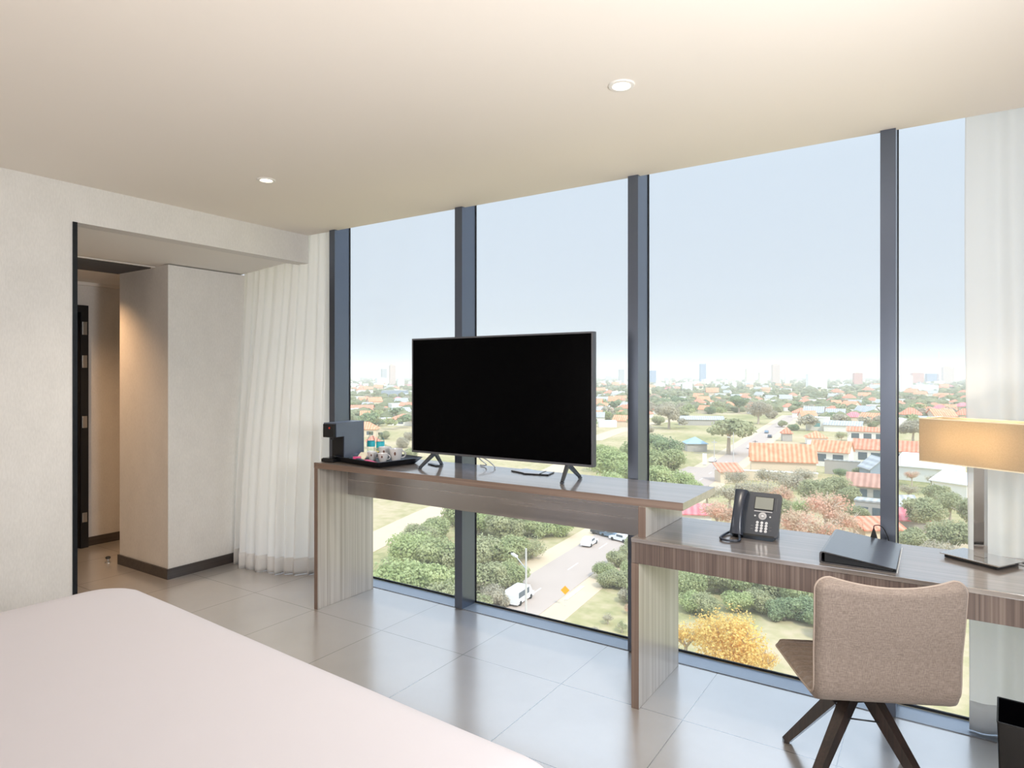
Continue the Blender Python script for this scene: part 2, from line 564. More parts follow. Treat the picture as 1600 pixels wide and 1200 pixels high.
# door stop
ds = thing('door_stop', 'small dark door stop on the hall floor beside the column', 'door stop', (-5.43, 2.50, 0))
MB().lathe([(0, 0), (0.022, 0), (0.022, 0.006), (0.012, 0.012), (0.010, 0.03), (0, 0.03)], n=20).build('base', M['steel'], ds, True, 40)
MB().lathe([(0, 0.0305), (0.017, 0.0305), (0.019, 0.04), (0.012, 0.047), (0, 0.048)], n=20).build('rubber_cap', M['gasket'], ds, True, 40)

# ------------------------------------------------------------------ window wall
GY = 3.355
mull_x = [-4.83, -3.668, -2.508, -1.342, -0.176, 0.99]
for i, x in enumerate(mull_x[1:5]):
    m = thing('trim_%d' % (5 + i), ['anthracite window mullion beside the left curtain', 'anthracite window mullion rising behind the left part of the television', 'anthracite window mullion by the right edge of the television', 'dark window mullion behind the desk folder and lamp'][i], 'mullion', (x, 3.345, 0), 0, None, 'structure')
    MB().box(-0.029, 0.029, -0.14, 0.0, 0.0045, 2.7795, bevel=0.0015).build('mullion', M['mullion'], m)
    MB().box(-0.034, 0.034, 0.0, 0.008, 0.0045, 2.7795).build('gasket', M['gasket'], m)
for i in range(5):
    w = thing('window_%d' % (i + 1), ['pane of the window wall behind the left curtain', 'pane of the window wall left of the television', 'pane of the window wall behind the television', 'widest open pane of the window wall above the phone', 'pane of the window wall beside the right curtain'][i], 'window', (0, GY, 0), 0, None, 'structure')
    a, b = mull_x[i] + 0.0, mull_x[i + 1] - 0.0
    if i == 0:
        a = -4.61
    if i == 4:
        b = XR - 0.002
    MB().box(a + 0.001, b - 0.001, 0.0, 0.010, 0.006, 2.779).build('pane', M['glass'], w)
    MB().box(a + 0.001, b - 0.001, -0.010, -0.0005, 0.0045, 0.016).build('gasket', M['gasket'], w)

# ------------------------------------------------------------------ downlights
def downlight(x, y, label):
    t = thing('downlight', label, 'ceiling light', (x, y, CEIL), 0, 'recessed ceiling downlights')
    MB().lathe([(0.030, 0.02), (0.030, -0.001), (0.034, -0.006), (0.046, -0.005), (0.049, -0.0003), (0.032, -0.0003)], n=40).build('ring', M['paint'], t, True, 40)
    MB().lathe([(0, -0.0025), (0.018, -0.0022), (0.0295, -0.0008), (0.0295, 0.003), (0, 0.003)], n=32).build('lens', M['bulb'], t, True, 40)
    l = bpy.data.lights.new('downlight_spot', 'SPOT')
    l.energy = 42
    l.color = (1.0, 0.88, 0.72)
    l.spot_size = R(130)
    l.spot_blend = 0.8
    l.shadow_soft_size = 0.03
    lo = bpy.data.objects.new('downlight_spot', l)
    C.objects.link(lo)
    lo.location = (x, y, CEIL - 0.02)
    return t


downlight(-3.026, 2.191, 'small lit recessed downlight in the ceiling near the hall opening')
downlight(-0.959, 2.185, 'small lit recessed downlight in the ceiling above the desk end')


def lamp_light(kind, name, loc, energy, color, size=0.1, rot=(0, 0, 0), spot=None):
    l = bpy.data.lights.new(name, kind)
    l.energy = energy
    l.color = color
    if kind == 'AREA':
        l.size = size
    else:
        l.shadow_soft_size = size
    if spot:
        l.spot_size, l.spot_blend = spot
    o = bpy.data.objects.new(name, l)
    C.objects.link(o)
    o.location = loc
    o.rotation_euler = rot
    return o


WARM = (1.0, 0.95, 0.89)
# unseen fill lights added to brighten the room, no fittings; then the hall downlights
lamp_light('POINT', 'rear_fill_light', (-3.2, -1.95, 1.3), 20, (1.0, 0.965, 0.93), 0.3)  # added fill from behind the viewpoint, as is the next one
lamp_light('POINT', 'rear_fill_light_right', (0.1, -1.95, 1.3), 28, (1.0, 0.965, 0.93), 0.3)
lamp_light('SPOT', 'ceiling_fill_light', (-0.7, 0.25, 0.95), 58, WARM, 0.3, (PI, 0, 0), (R(165), 1.0))  # added upward fill for the ceiling, no lamp stands here
lamp_light('SPOT', 'right_fill_light', (0.8, 1.15, 1.6), 300, (0.95, 0.975, 1.0), 0.4, (0, R(86), R(-30)), (R(160), 1.0))  # added fill from the right to brighten faces turned that way
lamp_light('SPOT', 'hall_downlight', (-5.45, 2.12, 2.25), 60, (1.0, 0.60, 0.31), 0.05, (R(6), 0, 0), (R(125), 0.9))
lamp_light('SPOT', 'hall_downlight_far', (-5.2, 1.4, 2.24), 26, (1.0, 0.74, 0.50), 0.05, (0, 0, 0), (R(140), 0.7))

# ------------------------------------------------------------------ curtains
def curtain(name, label, top, bot, z0, z1, mats, folds, amp, seed, hem=0.12):
    """top and bot: plan polylines (x, y); folds run from top to bottom"""
    rnd = random.Random(seed)
    t = thing(name, label, 'curtain', (0, 0, 0))

    def along(poly, s):
        ls = [math.dist(a, b) for a, b in zip(poly, poly[1:])]
        L = sum(ls)
        q = s * L
        for (a, b, l) in zip(poly, poly[1:], ls):
            if q <= l or (a, b) == (poly[-2], poly[-1]):
                k = q / l
                return (a[0] + (b[0] - a[0]) * k, a[1] + (b[1] - a[1]) * k), ((b[0] - a[0]) / l, (b[1] - a[1]) / l)
            q -= l
    ph = [rnd.uniform(0, 2 * PI) for _ in range(6)]
    NU, NV = folds * 16, 44

    def pt(u, vv):
        (tx, ty), td = along(top, u)
        (bx, by), bd = along(bot, u)
        k = vv ** 0.9
        # billow: the lower half hangs towards the bottom path
        k = k * k * (3 - 2 * k)
        x, y = tx + (bx - tx) * k, ty + (by - ty) * k
        nx, ny = -td[1], td[0]
        w = math.sin(2 * PI * folds * u + ph[0] + 0.9 * math.sin(5 * u * PI + ph[1]))
        w2 = math.sin(2 * PI * folds * 0.53 * u + ph[2] + 0.3 * k)
        w3 = math.sin(2 * PI * folds * 1.7 * u + ph[3] - 0.4 * k)
        a = amp * (0.55 + 0.55 * k) * min(1, u * 14 + 0.05)
        off = a * (0.7 * w + 0.4 * w2 * (0.4 + 0.6 * k) + 0.16 * w3)
        z = z1 + (z0 - z1) * vv
        x += 0.006 * math.sin(5 * vv + ph[4] + 9 * u)
        return Vector((x + nx * off, y + ny * off, z))
    rows = []
    for j in range(NV + 1):
        vv = j / NV
        rows.append([pt(i / NU, vv) for i in range(NU + 1)])
    mb = MB()
    mb.grid(rows)
    o = mb.build('drape', mats, t, True)
    sd = o.modifiers.new('thick', 'SOLIDIFY'); sd.thickness = 0.0012
    vh0 = 1 - hem / (z1 - z0)
    rows = []
    for j in range(5):
        vv = vh0 + (1 - vh0) * j / 4
        rows.append([pt(i / NU, vv) + Vector((0, -0.004, 0)) for i in range(NU + 1)])
    mb = MB()
    mb.grid(rows)
    h = mb.build('hem', mats, t, True)
    sd = h.modifiers.new('thick', 'SOLIDIFY'); sd.thickness = 0.0012
    return t


curtain('curtain', 'white sheer curtain gathered in the corner between the column and the window',
        [(-4.616, 3.155), (-4.25, 3.2), (-3.97, 3.275), (-3.755, 3.275)],
        [(-4.614, 3.06), (-4.38, 2.985), (-4.06, 3.05), (-3.86, 3.16), (-3.79, 3.27)], 0.002, 2.74, M['sheer'], 11, 0.026, 3)
curtain('curtain', 'white sheer curtain drawn back at the right end behind the table lamp',
        [(0.10, 3.275), (0.40, 3.285), (0.84, 3.285)],
        [(0.105, 3.262), (0.36, 3.255), (0.84, 3.262)], 0.008, 2.74, M['sheer2'], 6, 0.020, 11)

# ------------------------------------------------------------------ console and desk
con = thing('console_table', 'tall wood veneer console table carrying the television', 'console table', (-2.2, 2.95, 0))
ox, oy = -2.2, 2.95


def part(parent, name, x0, x1, y0, y1, z0, z1, mt, bevel=0.0015):
    lx, ly, lz = parent.location
    return MB().box(x0 - lx, x1 - lx, y0 - ly, y1 - ly, z0 - lz, z1 - lz, bevel=bevel).build(name, mt, parent)


part(con, 'top', -3.266, -0.907, 2.7125, 3.19, 0.884, 0.919, M['woodtop'])
part(con, 'edge_band', -3.266, -0.907, 2.710, 2.7124, 0.8845, 0.9185, M['woodedge'], 0)
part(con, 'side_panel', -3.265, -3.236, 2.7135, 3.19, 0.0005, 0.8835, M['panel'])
part(con, 'edge_band', -3.265, -3.236, 2.711, 2.7134, 0.0005, 0.8835, M['woodedgez'], 0)
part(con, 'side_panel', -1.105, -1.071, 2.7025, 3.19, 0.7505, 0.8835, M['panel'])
part(con, 'edge_band', -1.105, -1.071, 2.700, 2.7024, 0.7505, 0.8835, M['woodedgez'], 0)
part(con, 'apron', -3.2355, -1.1055, 2.962, 2.984, 0.684, 0.8835, M['woodx'])
for x, y in ((-3.25, 2.75), (-3.25, 3.16)):
    pass

desk = thing('writing_desk', 'lower wood veneer writing desk running right under the lamp and phone', 'desk', (-0.2, 2.93, 0))
part(desk, 'top', -1.126, XR - 0.004, 2.668, 3.20, 0.732, 0.75, M['woodtop'])
part(desk, 'fascia', -1.126, XR - 0.004, 2.672, 2.690, 0.640, 0.7315, M['woodz'])
part(desk, 'underside', -1.126, XR - 0.004, 2.6905, 3.198, 0.640, 0.7315, M['woodz'])
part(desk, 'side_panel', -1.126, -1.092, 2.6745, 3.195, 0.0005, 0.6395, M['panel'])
part(desk, 'edge_band', -1.126, -1.092, 2.672, 2.6744, 0.0005, 0.6395, M['woodedgez'], 0)

# ------------------------------------------------------------------ television
TZ = 0.9195
tv = thing('television', 'large flat black screen television standing on the console table', 'television', (-2.045, 2.95, TZ))
hw = 0.604
MB().box(-hw + 0.008, hw - 0.008, -0.0165, -0.012, 0.094, 0.757).build('screen', M['screen'], tv)
b = MB()
b.box(-hw, -hw + 0.009, -0.018, 0.02, 0.083, 0.766).box(hw - 0.009, hw, -0.018, 0.02, 0.083, 0.766)
b.box(-hw + 0.009, hw - 0.009, -0.018, 0.02, 0.757, 0.766).box(-hw + 0.009, hw - 0.009, -0.018, 0.02, 0.083, 0.095)
b.build('bezel', M['tvframe'], tv)
MB().box(-hw + 0.009, hw - 0.009, -0.0115, 0.022, 0.095, 0.757).box(-0.42, 0.42, 0.0222, 0.05, 0.12, 0.5, bevel=0.01).build('back_cover', M['tvback'], tv)
for x, dx in ((-0.445, -0.026), (0.449, 0.022)):
    for y, nm in ((-0.096, 'f'), (0.1, 'r')):
        MB().bar((x + dx, y, 0.0085), (x, 0.004 if y < 0 else 0.012, 0.084), 0.013, 0.014, 0.020, 0.018, up=(1, 0, 0)).box(x + dx - 0.008, x + dx + 0.008, y - 0.01, y + 0.01, 0.0005, 0.010, bevel=0.002).build('stand_leg', M['tvleg'], tv)
# small things beside the television
nt_ = thing('notepad', 'flat dark-edged white notepad lying left of the remote control behind the television', 'notepad', (-1.945, 3.10, TZ), R(-20))
MB().box(-0.065, 0.065, -0.055, 0.055, 0.0005, 0.005, bevel=0.001).build('cover', M['leather'], nt_)
MB().box(-0.062, 0.062, -0.052, 0.052, 0.0052, 0.008).build('paper_block', M['paperwhite'], nt_)
rc = thing('card_holder', 'thin black-edged holder with white cards right of the notepad under the television', 'card holder', (-1.85, 3.085, TZ), R(12))
MB().box(-0.075, 0.075, -0.055, 0.055, 0.0005, 0.0055, bevel=0.0015).build('base', M['black'], rc)
MB().box(-0.070, 0.020, -0.049, 0.050, 0.0057, 0.0075).build('card', M['paperwhite'], rc)
MB().box(0.032, 0.070, -0.049, 0.050, 0.0057, 0.0075).build('card', M['paperwhite'], rc)
MB().box(0.0225, 0.0295, -0.05, 0.05, 0.0057, 0.0095, bevel=0.001).build('divider', M['leather'], rc)
tag(MB().box(-0.06, 0.06, -0.015, 0.015, 0.0005, 0.007, bevel=0.002).build('remote_control', M['black']), 'slim black remote lying between the left feet of the television', 'remote control')
bpy.data.objects['remote_control'].location = (-2.55, 3.02, TZ)
bpy.data.objects['remote_control'].rotation_euler = (0, 0, R(-25))
mb = MB()
mb.tube([(-2.3 + 0.10 * t + 0.05 * math.sin(9 * t), 3.13 + 0.025 * math.cos(11 * t), TZ + 0.0045 + 0.05 * max(0, math.sin(3.1 * t)) ** 2) for t in [k / 24 for k in range(25)]], 0.0035, 8)
tag(mb.build('cable', M['paperwhite'], None, True), 'white cable looping on the console behind the television', 'cable')

# ------------------------------------------------------------------ coffee machine
cf = thing('coffee_machine', 'slim black and blue-grey capsule coffee machine at the left end of the console', 'coffee machine', (-3.215, 2.95, TZ), R(6))
# local: front at -y
MB().box(-0.048, 0.048, -0.105, 0.088, 0.0005, 0.018, bevel=0.004).box(-0.050, 0.050, -0.20, -0.1045, 0.0005, 0.022, bevel=0.004).build('base', M['black'], cf)
MB().box(-0.042, 0.042, -0.194, -0.112, 0.0222, 0.026, bevel=0.001).build('drip_tray', M['blackgloss'], cf)
MB().box(-0.046, 0.046, -0.106, 0.084, 0.0185, 0.1545, bevel=0.003).build('spout_column', M['black'], cf)
MB().box(-0.046, 0.046, -0.188, 0.084, 0.155, 0.240, bevel=0.004).build('brew_head', M['black'], cf)
for sx in (-1, 1):
    MB().prism_along([(-0.100, 0.0185), (0.088, 0.0185), (0.088, 0.246), (-0.172, 0.246), (-0.172, 0.158), (-0.100, 0.158)], Vector((sx * 0.0465, 0, 0)), Vector((sx * 0.0525, 0, 0)), Vector((0, 1, 0)), Vector((0, 0, 1))).build('side_shell', M['cofgrey'], cf)
MB().box(-0.0462, 0.0462, -0.172, 0.088, 0.2402, 0.246).build('top_cover', M['cofgrey'], cf)
MB().lathe([(0.012, 0.140), (0.016, 0.1548), (0, 0.1548)], 0, -0.15, 20).build('nozzle', M['gasket'], cf, True, 40)
MB().lathe([(0, 0), (0.006, 0), (0.006, 0.003), (0, 0.003)], n=24).xform(Matrix.Translation((0.01, -0.1885, 0.215)) @ Matrix.Rotation(R(90), 4, 'X')).build('button', M['red'], cf, True, 40)

# ------------------------------------------------------------------ tray with cups
TR = R(-9)
TC = Vector((-2.93, 2.93, TZ))
tr = thing('serving_tray', 'black flared serving tray holding cups and sachets', 'tray', TC, TR)
mb = MB()


def rrect(hx, hy, z, rad=0.02, n=5):
    p = []
    for cx, cy, a0 in ((hx - rad, hy - rad, 0), (-hx + rad, hy - rad, 90), (-hx + rad, -hy + rad, 180), (hx - rad, -hy + rad, 270)):
        for k in range(n + 1):
            a = R(a0 + 90 * k / n)
            p.append(Vector((cx + rad * math.cos(a), cy + rad * math.sin(a), z)))
    return p


TW, TD = 0.207, 0.145
vs = mb.grid([rrect(TW - 0.004, TD - 0.004, 0.0005), rrect(TW, TD, 0.003), rrect(TW + 0.028, TD + 0.028, 0.034), rrect(TW + 0.032, TD + 0.032, 0.036), rrect(TW + 0.029, TD + 0.029, 0.0375), rrect(TW + 0.001, TD + 0.001, 0.0075), rrect(TW - 0.005, TD - 0.005, 0.0065)], True)
mb.bm.faces.new(list(reversed(vs[0])))
mb.bm.faces.new(vs[-1])
mb.build('tray_body', M['leather'], tr, True, 35)


def on_tray(x, y):
    return TC + Matrix.Rotation(TR, 3, 'Z') @ Vector((x, y, 0.0072))


def cup(name, loc, rz, r, h, label, cat='cup'):
    c = thing(name, label, cat, loc, rz, 'white cups on the tray')
    MB().lathe([(0, 0.0), (r * 0.62, 0), (r * 0.68, h * 0.08), (r * 0.9, h * 0.55), (r, h), (r * 0.955, h), (r * 0.86, h * 0.56), (r * 0.62, h * 0.14), (0, h * 0.12)], n=36).build('bowl', M['cup'], c, True, 50)
    pts = []
    for k in range(15):
        a = R(-95 + 190 * k / 14)
        pts.append((r * 0.86 + h * 0.30 * math.cos(a) + (0.0 if abs(a) < 1.3 else -0.002), 0, h * 0.55 + h * 0.27 * math.sin(a)))
    MB().tube(pts, h * 0.055, 10).build('handle', M['cup'], c, True)
    # small printed emblem, a bean-shaped patch on the wall facing away from the handle side
    rows = []
    for j in range(5):
        zz = h * (0.50 + 0.07 * j)
        rr = r * (0.885 + 0.0155 * (j + 0.2)) + 0.0007
        ww = 0.16 * math.sin(PI * (j + 0.6) / 5.2)
        rows.append([Vector((rr * math.cos(R(-92) + ww * (i / 4 - 0.5) * 2), rr * math.sin(R(-92) + ww * (i / 4 - 0.5) * 2), zz)) for i in range(5)])
    e = MB(); e.grid(rows)
    eo = e.build('emblem', M['cupmark'], c, True)
    sd = eo.modifiers.new('t', 'SOLIDIFY'); sd.thickness = 0.0006; sd.offset = 1
    return c


HR = R(36)
cup('coffee_cup', on_tray(-0.052, 0.092), HR, 0.041, 0.079, 'large white handled cup at the back middle of the tray')
cup('coffee_cup', on_tray(0.078, 0.080), HR, 0.042, 0.079, 'large white handled cup at the right end of the tray')
cup('espresso_cup', on_tray(-0.078, 0.012), HR, 0.032, 0.052, 'small white espresso cup left of the other small cup', 'cup')
cup('espresso_cup', on_tray(0.045, 0.004), HR, 0.033, 0.053, 'small white espresso cup at the front middle of the tray')


def sachet(loc, rz, w, l, mt, label, tilt=0.0):
    rows = []
    for j in range(7):
        y = (j / 6 - 0.5) * l
        rows.append([Vector(((i / 6 - 0.5) * w, y, 0.004 + 0.006 * math.cos((i / 6 - 0.5) * PI) * math.cos((j / 6 - 0.5) * PI))) for i in range(7)])
    mb = MB(); mb.grid(rows)
    lo = [[Vector((p.x, p.y, 0.0005)) for p in r] for r in rows]
    mb.grid([list(reversed(r)) for r in lo])
    mb2 = mb
    bmesh.ops.holes_fill(mb2.bm, edges=[e for e in mb2.bm.edges if len(e.link_faces) == 1], sides=0)
    o = mb2.build('sachet', mt, None, True, 40)
    o.location = loc
    o.rotation_euler = (tilt, 0, rz)
    return tag(o, label, 'sachet', 'sachets on the tray')


def leaning(x, y, z):
    return on_tray(x, y) + Vector((0, 0, z))


sachet(leaning(-0.150, -0.010, 0.019), R(20), 0.06, 0.08, M['cream'], 'cream sachet leaning at the left end of the tray', R(28))
sachet(leaning(-0.150, 0.075, 0.021), R(-25), 0.055, 0.075, M['yellow'], 'yellow sachet leaning behind the cream sachet on the tray', R(34))
sachet(leaning(-0.115, -0.075, 0.010), R(50), 0.05, 0.075, M['pink'], 'pink sachet lying at the front left of the tray', R(14))
sachet(leaning(-0.045, -0.090, 0.008), R(85), 0.04, 0.085, M['leather'], 'dark sachet lying between the pink ones on the tray', R(10))
sachet(leaning(0.040, -0.085, 0.008), R(95), 0.036, 0.08, M['pink'], 'pink sachet in front of the small cups on the tray', R(10))
sachet(leaning(-0.185, 0.055, 0.020), R(5), 0.055, 0.08, M['paperwhite'], 'white sachet at the back left of the tray', R(28))


def bottle(loc, label):
    b = thing('water_bottle', label, 'bottle', loc, 0.3, 'water bottles behind the tray')
    MB().lathe([(0, 0.0), (0.024, 0), (0.027, 0.005), (0.027, 0.05), (0.0258, 0.056), (0.027, 0.062), (0.027, 0.108), (0.024, 0.120), (0.0135, 0.135), (0.0115, 0.146), (0, 0.146)], n=32).build('body', M['pet'], b, True, 40)
    MB().lathe([(0.0272, 0.063), (0.0276, 0.063), (0.0276, 0.100), (0.0272, 0.100)], n=32).build('paper_label', M['label'], b, True, 40)
    MB().lathe([(0, 0.1465), (0.0145, 0.1465), (0.0145, 0.161), (0.013, 0.163), (0, 0.163)], n=24).build('cap', M['cap'], b, True, 40)
    return b


bottle((-3.215, 3.150, TZ + 0.0005), 'clear water bottle with cyan label right beside the coffee machine')
bottle((-3.118, 3.140, TZ + 0.0005), 'clear water bottle with cyan label nearer the television')

# ------------------------------------------------------------------ desk phone
DZ = 0.7505
ph = thing('desk_phone', 'black desk telephone with screen and keypad on the writing desk', 'telephone', (-0.672, 2.985, DZ), R(-1))
til = Matrix.Rotation(R(62), 4, 'X')       # face plate leaning back
face = Matrix.Translation((0, -0.03, 0.012)) @ til
PW, PH = 0.098, 0.198


def onface(mb, name, mt, parent, **k):
    return mb.xform(face).build(name, mt, parent, **k)


bd = MB().poly_prism([(-PW + 0.012, 0), (PW - 0.012, 0), (PW - 0.003, 0.003), (PW, 0.012), (PW, PH - 0.012), (PW - 0.003, PH - 0.003), (PW - 0.012, PH), (-PW + 0.012, PH), (-PW + 0.003, PH - 0.003), (-PW, PH - 0.012), (-PW, 0.012), (-PW + 0.003, 0.003)], -0.022, 0)
body = onface(bd, 'body', M['phone'], ph)
ft = MB()
ft.prism_along([(-0.055, 0), (0.075, 0), (0.075, 0.012), (0.045, 0.075), (0.006, 0.045), (-0.035, 0.010)], Vector((-0.085, 0, 0.0005)), Vector((0.085, 0, 0.0005)), Vector((0, 1, 0)), Vector((0, 0, 1)))
ft.build('foot_stand', M['black'], ph)
# handset in the cradle on the left
hs = []
for k in range(19):
    s = k / 18
    y = -0.012 + s * 0.205
    arch = 0.016 + 0.024 * math.sin(PI * s) ** 0.8
    w = 0.022 + 0.007 * (abs(2 * s - 1) ** 2.5)
    hgt = 0.013 + 0.008 * (abs(2 * s - 1) ** 2)
    ring = []
    for a in range(16):
        t = 2 * PI * a / 16
        ca, sa = math.cos(t), math.sin(t)
        ring.append(Vector((-0.069 + w * math.copysign(abs(ca) ** 0.6, ca), y, arch + hgt * math.copysign(abs(sa) ** 0.6, sa))))
    hs.append(ring)
mb = MB()
g = mb.grid(hs, True)
mb.bm.faces.new(list(reversed(g[0]))); mb.bm.faces.new(g[-1])
onface(mb, 'handset', M['handset'], ph, smooth=True, angle=50)
onface(MB().box(-0.012, 0.070, 0.118, 0.178, 0.0002, 0.003, bevel=0.001), 'display_frame', M['black'], ph)
onface(MB().box(-0.009, 0.067, 0.121, 0.175, 0.0032, 0.0042), 'display', M['lcd'], ph)
onface(MB().box(-0.010, 0.066, 0.108, 0.1135, 0.0002, 0.003, bevel=0.001), 'softkey_bar', M['silver'], ph)
onface(MB().lathe([(0.008, 0.0002), (0.017, 0.0002), (0.0172, 0.003), (0.0085, 0.0035), (0.008, 0.002)], 0.028, 0.090, 28), 'navigation_ring', M['silver'], ph, smooth=True, angle=40)
onface(MB().lathe([(0, 0.0045), (0.006, 0.004), (0.0068, 0.0002), (0, 0.0002)], 0.028, 0.090, 24), 'ok_key', M['key'], ph, smooth=True, angle=40)
for x in (-0.004, 0.060):
    onface(MB().lathe([(0, 0.003), (0.0035, 0.003), (0.004, 0.0002), (0, 0.0002)], x, 0.089, 16), 'side_key', M['key'], ph, smooth=True, angle=40)
for r_ in range(4):
    for c_ in range(3):
        onface(MB().lathe([(0, 0.003), (0.0055, 0.0026), (0.0064, 0.0002), (0, 0.0002)], 0.009 + c_ * 0.019, 0.060 - r_ * 0.0125, 16).xform(Matrix.Identity(4)), 'key', M['key'], ph, smooth=True, angle=40)
for x in (-0.012, 0.066):
    for y in (0.042, 0.028):
        onface(MB().box(x - 0.005, x + 0.005, y - 0.003, y + 0.003, 0.0002, 0.002, bevel=0.0008), 'function_key', M['keydark'], ph)
onface(MB().box(0.081, 0.083, 0.118, 0.176, 0.0002, 0.0008), 'printed_strip', M['keydark'], ph)
# coiled handset cord looping on the desk
pts = []
loop = [(-0.066, -0.034, 0.030), (-0.050, -0.075, 0.012), (-0.035, -0.125, 0.0065), (-0.045, -0.150, 0.0065), (-0.085, -0.158, 0.0065), (-0.113, -0.135, 0.0065), (-0.118, -0.08, 0.0065), (-0.115, -0.03, 0.0065), (-0.105, 0.0, 0.010), (-0.092, 0.01, 0.018)]
def catmull(P, n=10):
    P = [Vector(p) for p in P]
    out = []
    for i in range(len(P) - 1):
        p0, p1, p2, p3 = P[max(i - 1, 0)], P[i], P[i + 1], P[min(i + 2, len(P) - 1)]
        for k in range(n):
            t = k / n
            out.append(0.5 * ((2 * p1) + (p2 - p0) * t + (2 * p0 - 5 * p1 + 4 * p2 - p3) * t * t + (3 * p1 - p0 - 3 * p2 + p3) * t ** 3))
    out.append(P[-1])
    return out


cd = catmull(loop, 20)
rads = [0.0052 + 0.0009 * math.sin(i * 1.9) for i in range(len(cd))]
MB().tube(cd, rads, 8).build('handset_cord', M['handset'], ph, True)

# ------------------------------------------------------------------ ring binder on the desk
fo = thing('ring_binder', 'black leatherette ring binder lying on the front of the desk', 'folder', (-0.25, 2.91, DZ), R(0))
cov = MB()
prof = [(-0.125, 0.002), (-0.119, 0.0006), (0.125, 0.0006), (0.126, 0.003), (-0.112, 0.005), (-0.118, 0.009), (-0.118, 0.036), (-0.113, 0.041), (0.126, 0.0125), (0.127, 0.0155), (-0.112, 0.0455), (-0.121, 0.043), (-0.1255, 0.036)]
cov.prism_along(prof, Vector((0, -0.205, 0)), Vector((0, 0.215, 0)), Vector((1, 0, 0)), Vector((0, 0, 1)))
cov.build('cover', M['binder'], fo)
pg = MB()
pg.prism_along([(-0.108, 0.0058), (0.115, 0.0042), (0.115, 0.0125), (-0.108, 0.0385)], Vector((0, -0.196, 0)), Vector((0, 0.206, 0)), Vector((1, 0, 0)), Vector((0, 0, 1)))
pg.build('pages', M['gasket'], fo)
MB().box(0.128, 0.131, -0.20, 0.21, 0.0006, 0.0025).build('loose_sheet', M['paperwhite'], fo)
# power box with plug behind the binder
pb = thing('desk_power_box', 'small black desk power socket at the back of the desk by the mullion', 'socket', (-0.21, 3.155, DZ), R(-8))
MB().box(-0.035, 0.035, -0.022, 0.022, 0.0005, 0.010, bevel=0.002).box(0.012, 0.034, -0.018, 0.020, 0.0102, 0.020, bevel=0.002).build('box', M['black'], pb)
pl = MB()
pl.grid([[Vector((-0.016 + w * sx, 0 + w * sy, z)) for sx, sy in ((-1, -1), (1, -1), (1, 1), (-1, 1))] for w, z in ((0.012, 0.0102), (0.0115, 0.02), (0.006, 0.045), (0.002, 0.062))], True)
bmesh.ops.holes_fill(pl.bm, edges=pl.bm.edges[:], sides=0)
plo = pl.build('plug', M['black'])
plo.location = pb.location
plo.rotation_euler = (0, 0, R(-8))
tag(plo, 'black tapered plug standing in the desk power socket', 'plug')
cb = catmull([(-0.016, 0, 0.061), (-0.014, 0.002, 0.072), (0.002, 0.012, 0.074), (0.016, 0.022, 0.062), (0.028, 0.034, 0.03), (0.034, 0.038, 0.006)], 8)
cbo = MB().tube(cb, 0.0022, 8).build('cord', M['black'], plo, True)

# ------------------------------------------------------------------ table lamp
LR = R(-32)
LX, LY = 0.14, 3.065
la = thing('table_lamp', 'chrome table lamp with a lit rectangular cream shade on the desk', 'table lamp', (LX, LY, DZ), LR)
MB().box(-0.095, 0.095, -0.068, 0.068, 0.0005, 0.013, bevel=0.002).build('base_block', M['black'], la)
MB().box(-0.107, 0.107, -0.078, 0.078, 0.0132, 0.018, bevel=0.001).build('base_plate', M['chrome'], la)
MB().box(-0.019, 0.019, -0.012, 0.012, 0.0182, 0.40, bevel=0.001).build('column', M['chrome'], la)
SL, SW, SZ0, SZ1 = 0.190, 0.075, 0.367, 0.541
sh = MB()
out_, inn = [(-SL, -SW), (SL, -SW), (SL, SW), (-SL, SW)], [(-SL + 0.0025, -SW + 0.0025), (SL - 0.0025, -SW + 0.0025), (SL - 0.0025, SW - 0.0025), (-SL + 0.0025, SW - 0.0025)]
sh.grid([[Vector((x, y, z)) for x, y in o] for o, z in ((out_, SZ0), (out_, SZ1), (inn, SZ1), (inn, SZ0), (out_, SZ0))], True)
bmesh.ops.remove_doubles(sh.bm, verts=sh.bm.verts, dist=1e-5)
sh.build('lamp_shade', M['shade'], la)
rim = MB()
for zz in (SZ1 - 0.001, SZ0 + 0.001):
    rim = MB()
    for (a, b_) in zip(out_, out_[1:] + out_[:1]):
        rim.bar((a[0], a[1], zz), (b_[0], b_[1], zz), 0.004, 0.004)
    rim.build('shade_rim', M['cream'], la)
MB().bar((-SL + 0.004, 0, 0.41), (SL - 0.004, 0, 0.41), 0.006, 0.004).bar((0, -SW + 0.004, 0.41), (0, SW - 0.004, 0.41), 0.006, 0.004).build('shade_carrier', M['steel'], la)
MB().lathe([(0.012, 0.4005), (0.012, 0.43), (0, 0.43)], n=16).build('bulb_holder', M['steel'], la, True, 40)
MB().lathe([(0.010, 0.4302), (0.026, 0.455), (0.028, 0.475), (0.016, 0.497), (0, 0.502)], n=20).build('bulb', mat('lit_lamp_bulb', (255, 236, 200), 0.4, emit=(255, 214, 150), es=5), la, True)
cord = catmull([(0.05, 0.078, 0.006), (0.09, 0.10, 0.005), (0.14, 0.07, 0.005), (0.21, 0.09, 0.005), (0.30, 0.12, 0.005)], 8)
MB().tube(cord, 0.0028, 8).build('power_cord', M['black'], la, True)
lb = Vector((LX, LY, DZ)) + Matrix.Rotation(LR, 3, 'Z') @ Vector((0, 0, 0.52))
for dx in (-0.07, 0.07):
    q = Vector((LX, LY, DZ)) + Matrix.Rotation(LR, 3, 'Z') @ Vector((dx, 0, 0.46))
    lamp_light('POINT', 'table_lamp_light', q, 1.7, (1.0, 0.85, 0.65), 0.025)

